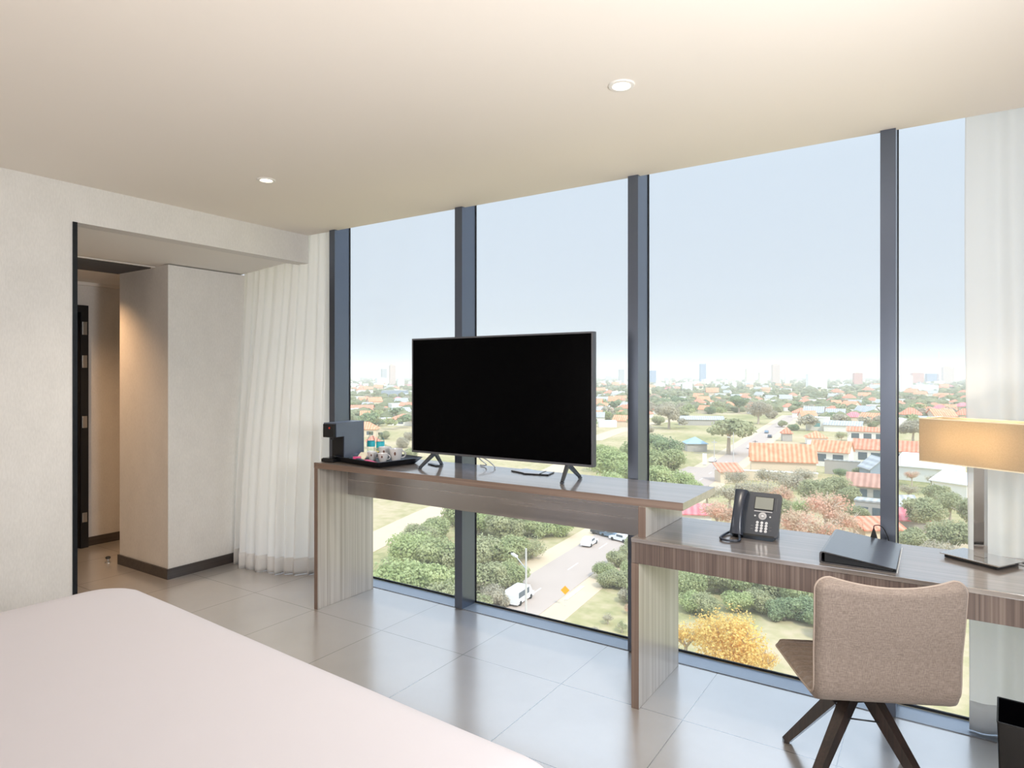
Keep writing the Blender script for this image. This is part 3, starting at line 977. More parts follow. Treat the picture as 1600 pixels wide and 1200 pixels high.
# ------------------------------------------------------------------ chair
CR = R(26.5)
ch = thing('desk_chair', 'taupe fabric desk chair on dark wooden splayed legs at the writing desk', 'chair', (-0.235, 2.62, 0), CR)
# profile (y forward, z up) of the inner face of the shell from the seat front over the bend to the back top
prof = []
seat = [(0.225, 0.397), (0.215, 0.403), (0.15, 0.405), (0.05, 0.404), (-0.05, 0.404), (-0.145, 0.407)]
bend = [(-0.190, 0.412), (-0.211, 0.430), (-0.219, 0.465)]
back = [(-0.222, 0.56), (-0.232, 0.64), (-0.240, 0.72), (-0.246, 0.79), (-0.249, 0.812)]
P = catmull([(0, y, z) for y, z in seat + bend + back], 14)
NP = len(P)
lens = [0]
for a, b_ in zip(P, P[1:]):
    lens.append(lens[-1] + (b_ - a).length)
LT = lens[-1]
W2 = 0.232
NX = 36


def shell_pt(i, s, outer):
    """s in -1..1 across the width"""
    p = P[i]
    t = (P[min(i + 1, NP - 1)] - P[max(i - 1, 0)]).normalized()
    nrm = Vector((0, t.z, -t.y))            # towards the sitter / up
    if nrm.z < 0 and nrm.y < 0:
        nrm = -nrm
    q = lens[i] / LT
    # width profile with rounded corners at both ends
    e = min(lens[i], LT - lens[i])
    rad = 0.045
    w = W2 - (0.0 if e > rad else rad - math.sqrt(max(0, rad * rad - (rad - e) ** 2)))
    w *= 1.0 - 0.03 * math.sin(PI * q)
    x = s * w
    # back dished across the width, top edge dipping in the middle
    bk = max(0.0, (q - 0.55) / 0.45)
    dish = 0.030 * bk * (1 - s * s)
    edge = max(0.0, 1 - (1 - abs(s)) / 0.10)
    th = 0.021 * math.sqrt(max(0.0, 1 - edge ** 2.2)) + 0.002
    eend = max(0.0, 1 - e / 0.03)
    th = 0.002 + (th - 0.002) * math.sqrt(max(0, 1 - eend ** 2.2))
    rib = 0.0
    if not outer and e > 0.03:
        rib = -0.013 * (abs(math.cos(PI * (lens[i] - 0.03) / 0.042)) ** 4) * (1 - edge ** 3)
    o = Vector((x, p.y - dish * 1.0, p.z - 0.022 * bk ** 3 * (1 - s * s)))
    return o + nrm * (th + rib if not outer else -th)


rows = []
for i in range(NP):
    ring = [shell_pt(i, -1 + 2 * k / NX, False) for k in range(NX + 1)] + [shell_pt(i, 1 - 2 * k / NX, True) for k in range(NX + 1)]
    rows.append(ring)
mb = MB()
g = mb.grid(rows, True)
for ring in (g[0], g[-1]):
    n = len(ring)
    for k in range(NX):
        try:
            mb.bm.faces.new((ring[k], ring[k + 1], ring[n - 2 - k], ring[n - 1 - k]))
        except ValueError:
            pass
mb.build('seat_shell', M['chair'], ch, True)
# piping around the rim
path = []
for i in range(0, NP, 2):
    path.append((shell_pt(i, 1, False) + shell_pt(i, 1, True)) / 2)
for k in range(NX, -1, -2):
    path.append((shell_pt(NP - 1, -1 + 2 * k / NX, False) + shell_pt(NP - 1, -1 + 2 * k / NX, True)) / 2)
for i in range(NP - 1, -1, -2):
    path.append((shell_pt(i, -1, False) + shell_pt(i, -1, True)) / 2)
for k in range(0, NX + 1, 2):
    path.append((shell_pt(0, -1 + 2 * k / NX, False) + shell_pt(0, -1 + 2 * k / NX, True)) / 2)
pp = [path[0]]
for q in path[1:]:
    if (q - pp[-1]).length > 0.004:
        pp.append(q)
MB().tube(pp + [pp[0]], 0.0034, 8, caps=False).build('piping', M['piping'], ch, True)
MB().lathe([(0, 0.33), (0.035, 0.33), (0.035, 0.366), (0.07, 0.372), (0.07, 0.380), (0, 0.380)], n=28).build('swivel_hub', M['black'], ch, True, 40)
for a in (45, 135, 225, 315):
    a = R(a - 9)
    dx, dy = math.cos(a), math.sin(a)
    lg = MB()
    lg.bar((dx * 0.03, dy * 0.03, 0.352), (dx * 0.30, dy * 0.30, 0.012), 0.042, 0.048, 0.026, 0.028)
    lg.box(dx * 0.303 - 0.011, dx * 0.303 + 0.011, dy * 0.303 - 0.011, dy * 0.303 + 0.011, 0.0005, 0.012)
    lg.build('leg', M['darkwood'], ch)
for a in (0, 90, 180, 270):
    a = R(a - 9)
    b0 = R(45)
    p0 = (0.11 * math.cos(a - b0), 0.11 * math.sin(a - b0), 0.268)
    p1 = (0.11 * math.cos(a + b0), 0.11 * math.sin(a + b0), 0.268)
    MB().tube([p0, ((p0[0] + p1[0]) * 0.42, (p0[1] + p1[1]) * 0.42, 0.262), p1], 0.0028, 8).build('brace_rod', M['black'], ch, True)

# ------------------------------------------------------------------ waste bin
wb = thing('waste_bin', 'glossy black square waste bin on the floor under the desk', 'waste bin', (0.285, 2.84, 0), R(-4))
mb = MB()
vs = mb.grid([rrect(0.100, 0.100, 0.0005, 0.006), rrect(0.108, 0.108, 0.285, 0.006), rrect(0.104, 0.104, 0.285, 0.005), rrect(0.096, 0.096, 0.006, 0.005)], True)
mb.bm.faces.new(list(reversed(vs[0]))); mb.bm.faces.new(vs[-1])
mb.build('bin_body', M['blackgloss'], wb)
mb = MB()
mb.grid([rrect(0.1045, 0.1045, 0.2853, 0.006), rrect(0.109, 0.109, 0.2853, 0.006), rrect(0.109, 0.109, 0.289, 0.006), rrect(0.1045, 0.1045, 0.289, 0.006), rrect(0.1045, 0.1045, 0.2853, 0.006)], True)
mb.build('rim', M['black'], wb)

# ------------------------------------------------------------------ bed
bed = thing('bed', 'white duvet covered double bed filling the lower left', 'bed', (-1.75, 0.32, 0), R(-3.2))
BX, BY, BZ = 1.115, 1.0, 0.645
MB().box(-1.0, 1.0, -2.2, 0.92, 0.0005, 0.28, bevel=0.01).build('bed_base', M['bedbase'], bed)
MB().box(-1.01, 1.01, -2.2, 0.93, 0.2805, 0.57, bevel=0.05, seg=4).build('mattress', M['white_cloth'], bed)
# duvet: rounded outline, soft edge, hanging sides with folds


def outline(hx, y0, y1, rad, n_c=26, n_s=40):
    p = []
    cs_ = [(hx - rad, y1 - rad, 0), (-hx + rad, y1 - rad, 90), (-hx + rad, y0 + rad, 180), (hx - rad, y0 + rad, 270)]
    for idx, (cx, cy, a0) in enumerate(cs_):
        for k in range(n_c + 1):
            a = R(a0 + 90 * k / n_c)
            p.append((cx + rad * math.cos(a), cy + rad * math.sin(a)))
        nx_, ny_, na = cs_[(idx + 1) % 4]
        e0 = p[-1]
        e1 = (nx_ + rad * math.cos(R(na)), ny_ + rad * math.sin(R(na)))
        for k in range(1, n_s):
            p.append((e0[0] + (e1[0] - e0[0]) * k / n_s, e0[1] + (e1[1] - e0[1]) * k / n_s))
    return p


def duvet_ring(ins, z, fold, drop):
    rad = max(0.02, 0.17 - ins * 0.6)
    pts = outline(BX - ins, -2.2 + ins, BY - ins, rad)
    n = len(pts)
    ringp = []
    for i, (x, y) in enumerate(pts):
        a = math.atan2(y - 0.0, x)
        dcorner = min(math.hypot(x - BX, y - BY), math.hypot(x + BX, y - BY))
        cf_ = math.exp(-(dcorner / 0.33) ** 2)
        s = i
        f = fold * (math.sin(s * 0.55 + 0.7 * math.sin(s * 0.13)) * (0.35 + 1.6 * cf_) + 0.6 * math.sin(s * 0.21 + 1.3))
        L = math.hypot(x, y - 0.0)
        ux, uy = (x / BX, y / BY)
        m_ = max(abs(ux), abs(uy))
        nx_, ny_ = (math.copysign(1, ux), 0) if abs(ux) > abs(uy) else (0, math.copysign(1, uy))
        if cf_ > 0.25:
            cxn = x - math.copysign(BX - 0.17, x)
            cyn = y - (BY - 0.17)
            l_ = math.hypot(cxn, cyn) or 1
            nx_, ny_ = cxn / l_, cyn / l_
        ringp.append(Vector((x + nx_ * f, y + ny_ * f, z - 0.006 * fold * 40 * cf_ * math.sin(s * 0.4))))
    return ringp


rings = []
for ins, z, fold in ((0.60, BZ, 0), (0.40, BZ + 0.001, 0), (0.25, BZ, 0), (0.16, BZ - 0.002, 0.0), (0.11, BZ - 0.007, 0.0), (0.075, BZ - 0.016, 0.0005), (0.045, BZ - 0.031, 0.001), (0.022, BZ - 0.052, 0.002), (0.007, BZ - 0.082, 0.003), (0.0, BZ - 0.12, 0.005), (-0.004, BZ - 0.2, 0.008), (-0.008, BZ - 0.3, 0.011), (-0.012, BZ - 0.4, 0.014), (-0.016, BZ - 0.48, 0.017)):
    rings.append(duvet_ring(ins, z, fold, 0))
mb = MB()
g = mb.grid(rings, True)
mb.bm.faces.new(g[0])
o = mb.build('duvet', M['white_cloth'], bed, True)
sd = o.modifiers.new('thick', 'SOLIDIFY'); sd.thickness = 0.012; sd.offset = -1

# ================================================================== THE CITY OUTSIDE
def flat_mat(name, rgb, var=0.06, scale=0.5, rough=0.9):
    return mat(name, rgb, rough, spec=0.1, var=var, scale=scale)


def ground_mat():
    m, nt, b = new_mat('dry_grass_ground')
    tc = nt.nodes.new('ShaderNodeTexCoord')
    n = nt.nodes.new('ShaderNodeTexNoise'); n.inputs['Scale'].default_value = 0.025; n.inputs['Detail'].default_value = 8
    n2 = nt.nodes.new('ShaderNodeTexNoise'); n2.inputs['Scale'].default_value = 0.6; n2.inputs['Detail'].default_value = 6
    nt.links.new(tc.outputs['Object'], n.inputs['Vector']); nt.links.new(tc.outputs['Object'], n2.inputs['Vector'])
    a = nt.nodes.new('ShaderNodeMath'); a.operation = 'MULTIPLY_ADD'; a.inputs[1].default_value = 0.35
    s = nt.nodes.new('ShaderNodeMath'); s.operation = 'MULTIPLY'; s.inputs[1].default_value = 0.65
    nt.links.new(n.outputs['Fac'], s.inputs[0]); nt.links.new(n2.outputs['Fac'], a.inputs[0]); nt.links.new(s.outputs[0], a.inputs[2])
    r = ramp(nt, a.outputs[0], [(0.34, (136, 136, 92)), (0.45, (168, 158, 114)), (0.55, (188, 170, 134)), (0.66, (198, 176, 148))])
    nt.links.new(r.outputs[0], b.inputs['Base Color'])
    b.inputs['Roughness'].default_value = 0.95
    b.inputs['Specular IOR Level'].default_value = 0.0
    return m


def tile_roof(name, a, c):
    m, nt, b = new_mat(name)
    tc = nt.nodes.new('ShaderNodeTexCoord')
    mp = nt.nodes.new('ShaderNodeMapping'); mp.inputs['Scale'].default_value = (1, 1, 1)
    wv = nt.nodes.new('ShaderNodeTexWave'); wv.inputs['Scale'].default_value = 0.24; wv.inputs['Distortion'].default_value = 0.4; wv.bands_direction = 'X'
    n = nt.nodes.new('ShaderNodeTexNoise'); n.inputs['Scale'].default_value = 0.6; n.inputs['Detail'].default_value = 6
    nt.links.new(tc.outputs['Object'], mp.inputs[0]); nt.links.new(mp.outputs[0], wv.inputs['Vector']); nt.links.new(tc.outputs['Object'], n.inputs['Vector'])
    ad = nt.nodes.new('ShaderNodeMath'); ad.operation = 'MULTIPLY_ADD'; ad.inputs[1].default_value = 0.35
    s = nt.nodes.new('ShaderNodeMath'); s.operation = 'MULTIPLY'; s.inputs[1].default_value = 0.65
    nt.links.new(n.outputs['Fac'], s.inputs[0]); nt.links.new(wv.outputs['Fac'], ad.inputs[0]); nt.links.new(s.outputs[0], ad.inputs[2])
    r = ramp(nt, ad.outputs[0], [(0.3, a), (0.72, c)])
    nt.links.new(r.outputs[0], b.inputs['Base Color'])
    b.inputs['Roughness'].default_value = 0.9
    b.inputs['Specular IOR Level'].default_value = 0.1
    return m


def block_wall(name, wall, win, sx=2.2, sz=3.0):
    """plaster wall with rows of window openings as a surface pattern"""
    m, nt, b = new_mat(name)
    tc = nt.nodes.new('ShaderNodeTexCoord')
    sp = nt.nodes.new('ShaderNodeSeparateXYZ')
    nt.links.new(tc.outputs['Object'], sp.inputs[0])
    ad = nt.nodes.new('ShaderNodeMath'); ad.operation = 'ADD'
    nt.links.new(sp.outputs['X'], ad.inputs[0]); nt.links.new(sp.outputs['Y'], ad.inputs[1])

    def cell(out, size, lo):
        d = nt.nodes.new('ShaderNodeMath'); d.operation = 'DIVIDE'; d.inputs[1].default_value = size
        a2 = nt.nodes.new('ShaderNodeMath'); a2.operation = 'ADD'; a2.inputs[1].default_value = 100.0
        f = nt.nodes.new('ShaderNodeMath'); f.operation = 'FRACT'
        g = nt.nodes.new('ShaderNodeMath'); g.operation = 'GREATER_THAN'; g.inputs[1].default_value = lo
        nt.links.new(out, d.inputs[0]); nt.links.new(d.outputs[0], a2.inputs[0]); nt.links.new(a2.outputs[0], f.inputs[0]); nt.links.new(f.outputs[0], g.inputs[0])
        return g.outputs[0]
    mu = nt.nodes.new('ShaderNodeMath'); mu.operation = 'MULTIPLY'
    nt.links.new(cell(ad.outputs[0], sx, 0.5), mu.inputs[0]); nt.links.new(cell(sp.outputs['Z'], sz, 0.5), mu.inputs[1])
    mx = nt.nodes.new('ShaderNodeMixRGB')
    mx.inputs[1].default_value = lin(wall) + (1,); mx.inputs[2].default_value = lin(win) + (1,)
    nt.links.new(mu.outputs[0], mx.inputs[0]); nt.links.new(mx.outputs[0], b.inputs['Base Color'])
    b.inputs['Roughness'].default_value = 0.8
    return m


K = {}
K['ground'] = ground_mat()
K['road'] = flat_mat('pale_asphalt', (186, 168, 154), 0.05, 0.4)
K['dirt'] = flat_mat('sandy_verge', (208, 186, 156), 0.08, 0.5)
K['mark'] = flat_mat('road_paint', (236, 232, 226), 0.02)
K['pave'] = flat_mat('pale_pavement', (214, 204, 190), 0.05)
K['terra'] = tile_roof('terracotta_tiles', (214, 124, 94), (240, 164, 136))
K['orange'] = tile_roof('orange_tiles', (224, 134, 96), (246, 178, 142))
K['pinkroof'] = tile_roof('pink_red_sheet_roof', (222, 112, 120), (238, 156, 156))
K['brownroof'] = tile_roof('brown_tiles', (172, 130, 112), (206, 160, 140))
K['greyroof'] = tile_roof('grey_sheet_roof', (164, 164, 162), (196, 196, 194))
K['whiteroof'] = flat_mat('white_sheet_roof', (244, 242, 240), 0.02)
K['blueroof'] = flat_mat('pale_blue_roof', (164, 186, 200), 0.05)
K['white'] = flat_mat('white_plaster', (240, 236, 228), 0.03)
K['creamw'] = flat_mat('cream_plaster', (226, 208, 182), 0.04)
K['greyw'] = flat_mat('grey_plaster', (184, 178, 170), 0.05)
K['bluew'] = flat_mat('blue_grey_plaster', (158, 168, 180), 0.04)
K['win'] = mat('house_window_glass', (92, 104, 112), 0.2, spec=0.5, var=0.05)
K['teal'] = mat('teal_window_glass', (120, 176, 178), 0.2, spec=0.5, var=0.05)
K['pole'] = flat_mat('concrete_pole', (206, 202, 196), 0.03)
K['darkpole'] = flat_mat('weathered_pole', (120, 108, 100), 0.03)
K['sign'] = flat_mat('orange_yellow_sign', (246, 164, 24), 0.02)
K['carw'] = mat('white_car_paint', (240, 240, 240), 0.25, var=0.01)
K['carb'] = mat('blue_grey_car_paint', (110, 132, 150), 0.25, var=0.01)
K['card'] = mat('dark_car_paint', (70, 74, 82), 0.25, var=0.01)
K['tyre'] = mat('tyre_rubber', (34, 34, 34), 0.8, var=0.03)
K['bark'] = flat_mat('pale_bark', (196, 180, 160), 0.1, 3)
K['l_green'] = leaf_mat('mid_green_leaves', (140, 150, 92), (190, 194, 134))
K['l_light'] = leaf_mat('light_green_leaves', (154, 168, 98), (204, 210, 146))
K['l_olive'] = leaf_mat('olive_leaves', (142, 146, 98), (190, 188, 138))
K['l_dark'] = leaf_mat('dark_green_leaves', (116, 134, 92), (160, 174, 122))
K['l_grey'] = leaf_mat('grey_dry_leaves', (164, 154, 128), (206, 194, 164))
K['l_orange'] = leaf_mat('orange_blossom_leaves', (204, 186, 150), (236, 176, 146))
K['l_yellow'] = leaf_mat('golden_blossom', (226, 192, 100), (252, 212, 112))

# ground, streets
struct('ground', MB().box(-9000, 6000, 12, 10000, G - 2, G), K['ground'], 'dry grassy ground of the district far below the window', 'ground')


def gp(px, py, z=G):
    return on_plane(px, py, z)


def strip(name, pts, w, dz, mt, label, cat='road'):
    mb = MB()
    pts = catmull([(p[0], p[1], 0) for p in pts], 8)
    rows = []
    for i, p in enumerate(pts):
        t = (pts[min(i + 1, len(pts) - 1)] - pts[max(i - 1, 0)]).normalized()
        nrm = Vector((-t.y, t.x, 0))
        a, b_ = p - nrm * w / 2, p + nrm * w / 2
        rows.append([Vector((a.x, a.y, G + 0.001)), Vector((a.x, a.y, G + dz)), Vector((b_.x, b_.y, G + dz)), Vector((b_.x, b_.y, G + 0.001))])
    mb.grid(rows)
    o = mb.build(name, mt)
    return tag(o, label, cat, None, 'structure')


A0, A1, A2 = gp(845, 920), gp(1150, 712), gp(1215, 666)
dirn = (A1 - A0).normalized()
road_pts = [A0 - dirn * 60, A0, A0 + (A1 - A0) * 0.5, A1, A2, A2 + (A2 - A1).normalized() * 120]
nrm_ = Vector((-dirn.y, dirn.x, 0))
strip('street_verge', road_pts, 15.5, 0.04, K['dirt'], 'sandy verge along both sides of the main street', 'verge')
strip('street', road_pts, 8.4, 0.09, K['road'], 'pale grey main street running diagonally away below the window')
B0, B1 = gp(575, 850), gp(690, 795)
db = (B1 - B0).normalized()
strip('side_street', [B0 - db * 60, B0, B1, gp(760, 770), gp(845, 745), gp(930, 700)], 7.5, 0.07, K['dirt'], 'sandy side road curving past the left thicket', 'road')
strip('street_far', [gp(925, 688), gp(985, 668), gp(1060, 655)], 9, 0.07, K['dirt'], 'far sandy track right of the television', 'road')
strip('street_cross', [gp(1090, 730), gp(1060, 742), gp(1010, 760)], 6, 0.08, K['road'], 'short paved forecourt by the pale roadside signs', 'road')
for k in range(14):
    t0 = -30 + k * 14.0
    p = A0 + dirn * t0
    mk = MB().box(-2.0, 2.0, -0.09, 0.09, G + 0.0905, G + 0.10).xform(Matrix.Translation((p.x, p.y, 0)) @ Matrix.Rotation(math.atan2(dirn.y, dirn.x), 4, 'Z'))
    tag(mk.build('road_marking', K['mark']), 'white dash of the centre line painted on the main street', 'road marking', 'centre line dashes', 'structure')

# ------------------------------------------------------------------ trees (crown of radius 1 about the origin; shared meshes)
def crown_mesh(seed, n, leaf, flat=0.8, hollow=0.55, lumps=9):
    rnd = random.Random(seed)
    bl = []
    for k in range(lumps):
        a = rnd.uniform(0, 2 * PI)
        r_ = rnd.uniform(0.25, 0.62)
        bl.append((Vector((r_ * math.cos(a), r_ * math.sin(a), rnd.uniform(-0.35, 0.42) * flat)), rnd.uniform(0.34, 0.52)))
    bl.append((Vector((0, 0, 0.15)), 0.6))
    vs, fs = [], []
    for _ in range(n):
        c, r_ = rnd.choice(bl)
        d = Vector((rnd.gauss(0, 1), rnd.gauss(0, 1), rnd.gauss(0, 1))).normalized()
        p = c + d * r_ * rnd.uniform(hollow, 1.0)
        p.z *= flat
        nn = (d + Vector((rnd.uniform(-1, 1), rnd.uniform(-1, 1), rnd.uniform(-0.4, 1.2)))).normalized()
        u = nn.orthogonal().normalized()
        u = Matrix.Rotation(rnd.uniform(0, 2 * PI), 3, nn) @ u
        v = nn.cross(u)
        s = leaf * rnd.uniform(0.6, 1.3)
        i = len(vs)
        vs += [p + u * s, p + v * s * 0.6, p - u * s, p - v * s * 0.6]
        fs.append((i, i + 1, i + 2, i + 3))
    me = bpy.data.meshes.new('foliage')
    me.from_pydata([tuple(v) for v in vs], [], fs)
    me.materials.append(K['l_green'])
    return me


def trunk_mesh(seed, nb, spread=0.75):
    rnd = random.Random(seed)
    mb = MB()
    mb.tube([(0, 0, -1.5), (0.02, 0.01, -0.9), (-0.02, 0.02, -0.45)], [0.085, 0.065, 0.055], 7)
    for k in range(nb):
        a = 2 * PI * k / nb + rnd.uniform(-0.4, 0.4)
        e = Vector((spread * math.cos(a) * rnd.uniform(0.5, 1), spread * math.sin(a) * rnd.uniform(0.5, 1), rnd.uniform(0.0, 0.55)))
        m_ = Vector((e.x * 0.4, e.y * 0.4, -0.15))
        mb.tube([(-0.02, 0.02, -0.5), m_, e], [0.045, 0.028, 0.008], 5)
        for _ in range(2):
            e2 = m_ + (e - m_) * 0.4 + Vector((rnd.uniform(-0.4, 0.4), rnd.uniform(-0.4, 0.4), rnd.uniform(0.1, 0.4)))
            mb.tube([m_ + (e - m_) * 0.3, e2], [0.02, 0.006], 4)
    bmesh.ops.recalc_face_normals(mb.bm, faces=mb.bm.faces)
    me = bpy.data.meshes.new('trunk')
    mb.bm.to_mesh(me)
    mb.bm.free()
    me.materials.append(K['bark'])
    return me


DENSE = [crown_mesh(s, 5200, 0.052, 0.8) for s in (1, 2, 3, 4)]
SPARSE = [crown_mesh(s, 1800, 0.045, 0.75, 0.25) for s in (11, 12, 13)]
FLATC = [crown_mesh(s, 2200, 0.07, 0.5) for s in (21, 22)]
YELLOW = [crown_mesh(41, 8000, 0.034, 1.1, 0.4, 14)]
LOWD = [crown_mesh(s, 420, 0.15, 0.75) for s in (31, 32, 33, 34)]
TR5 = [trunk_mesh(s, 5) for s in (1, 2)]
TR9 = [trunk_mesh(s, 9, 0.85) for s in (5, 6)]
tree_n = [0]


def tree(x, y, rad, hc, shape, leaf, label, group=None, name='tree', cat='tree', simple=False):
    """crown of radius `rad` centred `hc` above the ground"""
    tree_n[0] += 1
    k = tree_n[0]
    t = thing(name, label, cat, (x, y, G + hc), (k * 2.399) % (2 * PI), group)
    t.scale = (rad, rad, rad * (0.92 + 0.16 * ((k * 7) % 5) / 4))
    me = shape[k % len(shape)]
    f = bpy.data.objects.new('foliage', me)
    C.objects.link(f)
    f.parent = t
    f.material_slots[0].link = 'OBJECT'
    f.material_slots[0].material = K[leaf]
    if not simple:
        s = bpy.data.objects.new('trunk', (TR9 if shape is SPARSE else TR5)[k % 2])
        C.objects.link(s)
        s.parent = t
        s.scale = (1, 1, (hc / t.scale[2] + 0.02) / 1.5)
    return t


def tree_px(px, py, rpx, shape, leaf, label, group=None, hc=None, low=False, **k):
    h = 3.5 if low else 4.5
    for _ in range(3):
        d = depth_at(py, G + h)
        rad = rpx * d / FPX
        h = hc if hc else (0.5 * rad if low else 0.9 * rad + 0.8)
    p = gp(px, py, G + h)
    return tree(p.x, p.y, rad, h, shape, leaf, label, group, **k)


rt = random.Random(5)
LG = 'leafy tree in the thicket left of the street seen under the console'
for px, py, r_, sh_, lf in [(612, 905, 46, DENSE, 'l_light'), (665, 915, 44, DENSE, 'l_light'), (640, 862, 40, DENSE, 'l_light'), (690, 868, 38, DENSE, 'l_green'), (682, 826, 26, DENSE, 'l_green'),
                            (655, 838, 26, DENSE, 'l_olive'), (700, 935, 36, DENSE, 'l_olive'), (592, 955, 44, DENSE, 'l_light'), (640, 965, 44, DENSE, 'l_light'), (690, 975, 40, DENSE, 'l_olive'),
                            (748, 815, 30, DENSE, 'l_light'), (790, 822, 30, DENSE, 'l_olive'), (832, 820, 26, DENSE, 'l_green'), (868, 822, 22, DENSE, 'l_light'), (752, 858, 34, DENSE, 'l_olive'),
                            (795, 862, 32, DENSE, 'l_green'), (832, 856, 24, SPARSE, 'l_olive'), (758, 905, 36, DENSE, 'l_olive'), (796, 900, 28, DENSE, 'l_green'), (738, 945, 30, DENSE, 'l_olive'), (775, 930, 22, DENSE, 'l_grey'),
                            (720, 800, 28, DENSE, 'l_green'), (725, 870, 36, DENSE, 'l_olive'), (720, 915, 34, DENSE, 'l_green'), (620, 1000, 40, DENSE, 'l_light'), (860, 800, 22, DENSE, 'l_light'), (815, 795, 26, DENSE, 'l_light')]:
    tree_px(px, py, r_ * 1.3, sh_, lf, LG, 'trees of the left thicket', low=True)
LG = 'bushy tree on the right side of the street seen left of the desk side panel'
for px, py, r_, sh_, lf in [(962, 872, 24, DENSE, 'l_olive'), (948, 892, 24, DENSE, 'l_green'), (975, 905, 26, DENSE, 'l_olive'), (985, 860, 22, DENSE, 'l_olive'), (1005, 930, 34, DENSE, 'l_green'), (1010, 880, 30, DENSE, 'l_olive'), (955, 905, 24, DENSE, 'l_olive'), (990, 890, 26, DENSE, 'l_green'), (978, 930, 20, DENSE, 'l_grey'), (1000, 850, 26, DENSE, 'l_olive')]:
    tree_px(px, py, r_, sh_, lf, LG, 'trees right of the street', low=True)
for px, py, r_, lf in [(950, 965, 12, 'l_grey'), (972, 978, 13, 'l_olive'), (930, 985, 13, 'l_grey'), (915, 1000, 16, 'l_olive'), (985, 950, 12, 'l_orange')]:
    tree_px(px, py, r_, SPARSE, lf, 'low dry shrub on the grass right of the orange road sign', 'dry shrubs by the road sign', hc=0.8, name='shrub', cat='shrub')
LG = 'green bush in the band of bushes behind the yellow tree'
for px, py, r_, sh_, lf in [(1082, 912, 30, DENSE, 'l_green'), (1120, 905, 30, DENSE, 'l_olive'), (1160, 908, 30, DENSE, 'l_green'), (1200, 915, 32, DENSE, 'l_olive'), (1243, 925, 34, DENSE, 'l_green'), (1268, 955, 28, DENSE, 'l_dark'),
                            (1225, 952, 24, DENSE, 'l_dark'), (1085, 940, 22, DENSE, 'l_light'), (1290, 920, 34, DENSE, 'l_green'), (1320, 950, 34, DENSE, 'l_olive'), (1060, 890, 26, DENSE, 'l_green'), (1185, 940, 24, DENSE, 'l_olive'), (1140, 880, 28, DENSE, 'l_green'), (1100, 880, 26, DENSE, 'l_light'), (1185, 890, 26, DENSE, 'l_olive'), (1225, 895, 28, DENSE, 'l_green'), (1105, 945, 24, DENSE, 'l_olive'), (1150, 940, 24, DENSE, 'l_light'), (1262, 900, 28, DENSE, 'l_olive'), (1300, 985, 26, DENSE, 'l_dark')]:
    tree_px(px, py, r_ * 1.3, sh_, lf, LG, 'bushes behind the yellow tree', low=True)
tree_px(1143, 998, 70, YELLOW, 'l_yellow', 'golden yellow flowering tree seen under the desk')
tree_px(1072, 992, 46, SPARSE, 'l_yellow', 'sparser orange-yellow flowering tree beside the desk side panel')
tree_px(1195, 1030, 26, SPARSE, 'l_yellow', 'small pale yellow flowering tree left of the chair seat', hc=3.0)
LG = 'bright green tree by the roundabout left of the forecourt signs'
for px, py, r_, sh_, lf in [(958, 725, 34, DENSE, 'l_light'), (1000, 712, 32, DENSE, 'l_green'), (1035, 722, 34, DENSE, 'l_green'), (1062, 752, 26, DENSE, 'l_light'), (1020, 748, 34, DENSE, 'l_light'), (985, 740, 30, DENSE, 'l_light'),
                            (1045, 700, 24, DENSE, 'l_dark'), (1085, 765, 22, DENSE, 'l_light'), (945, 710, 22, DENSE, 'l_light'), (1022, 690, 20, DENSE, 'l_dark'), (1000, 770, 30, DENSE, 'l_green'), (950, 760, 34, DENSE, 'l_light')]:
    tree_px(px, py, r_ * 1.2, sh_, lf, LG, 'green trees by the forecourt')
tree_px(1138, 668, 40, FLATC, 'l_olive', 'broad spreading green tree on the lawn above the forecourt')
tree_px(1185, 640, 22, DENSE, 'l_grey', 'tall grey-green round tree left of the far street')
tree_px(1155, 628, 17, DENSE, 'l_dark', 'dark round tree behind the broad spreading tree')
tree_px(1045, 643, 26, DENSE, 'l_grey', 'round grey tree right of the central mullion')
tree_px(1315, 680, 13, SPARSE, 'l_olive', 'tufted palm-like tree by the red roofed houses')
tree_px(1313, 738, 12, DENSE, 'l_dark', 'small dark bush in front of the red roofed white house', hc=1.9)
tree_px(1341, 737, 11, DENSE, 'l_olive', 'small pale bush right of the small dark bush', hc=1.9)
tree_px(1427, 668, 26, DENSE, 'l_grey', 'grey-green tree left of the lamp shade')
LG = 'dry tree with thin pale branches and orange blossom beyond the phone'
for px, py, r_, lf in [(1290, 790, 46, 'l_orange'), (1245, 815, 40, 'l_orange'), (1165, 800, 40, 'l_orange'), (1120, 800, 34, 'l_orange'), (1318, 812, 34, 'l_orange'), (1190, 815, 34, 'l_orange'), (1280, 828, 40, 'l_orange'), (1320, 840, 30, 'l_orange'), (1218, 770, 26, 'l_orange')]:
    tree_px(px, py, r_, SPARSE, lf, LG, 'orange blossoming dry trees')
LG = 'dry greyish tree with thin foliage between the red roofs and the phone'
for px, py, r_, lf in [(1180, 765, 36, 'l_grey'), (1140, 770, 30, 'l_grey'), (1230, 752, 34, 'l_grey'), (1268, 765, 30, 'l_olive'), (1305, 760, 28, 'l_olive'), (1105, 770, 24, 'l_grey'), (1255, 742, 24, 'l_grey'), (1330, 775, 24, 'l_olive'), (1200, 742, 26, 'l_grey'), (1150, 745, 24, 'l_grey'), (1340, 800, 20, 'l_olive'), (1260, 790, 26, 'l_light'), (1215, 795, 28, 'l_olive')]:
    tree_px(px, py, r_, SPARSE if lf != 'l_olive' else DENSE, lf, LG, 'greyish dry trees')
LG = 'pale olive tree seen in the narrow gap between the dark mullion and the lamp'
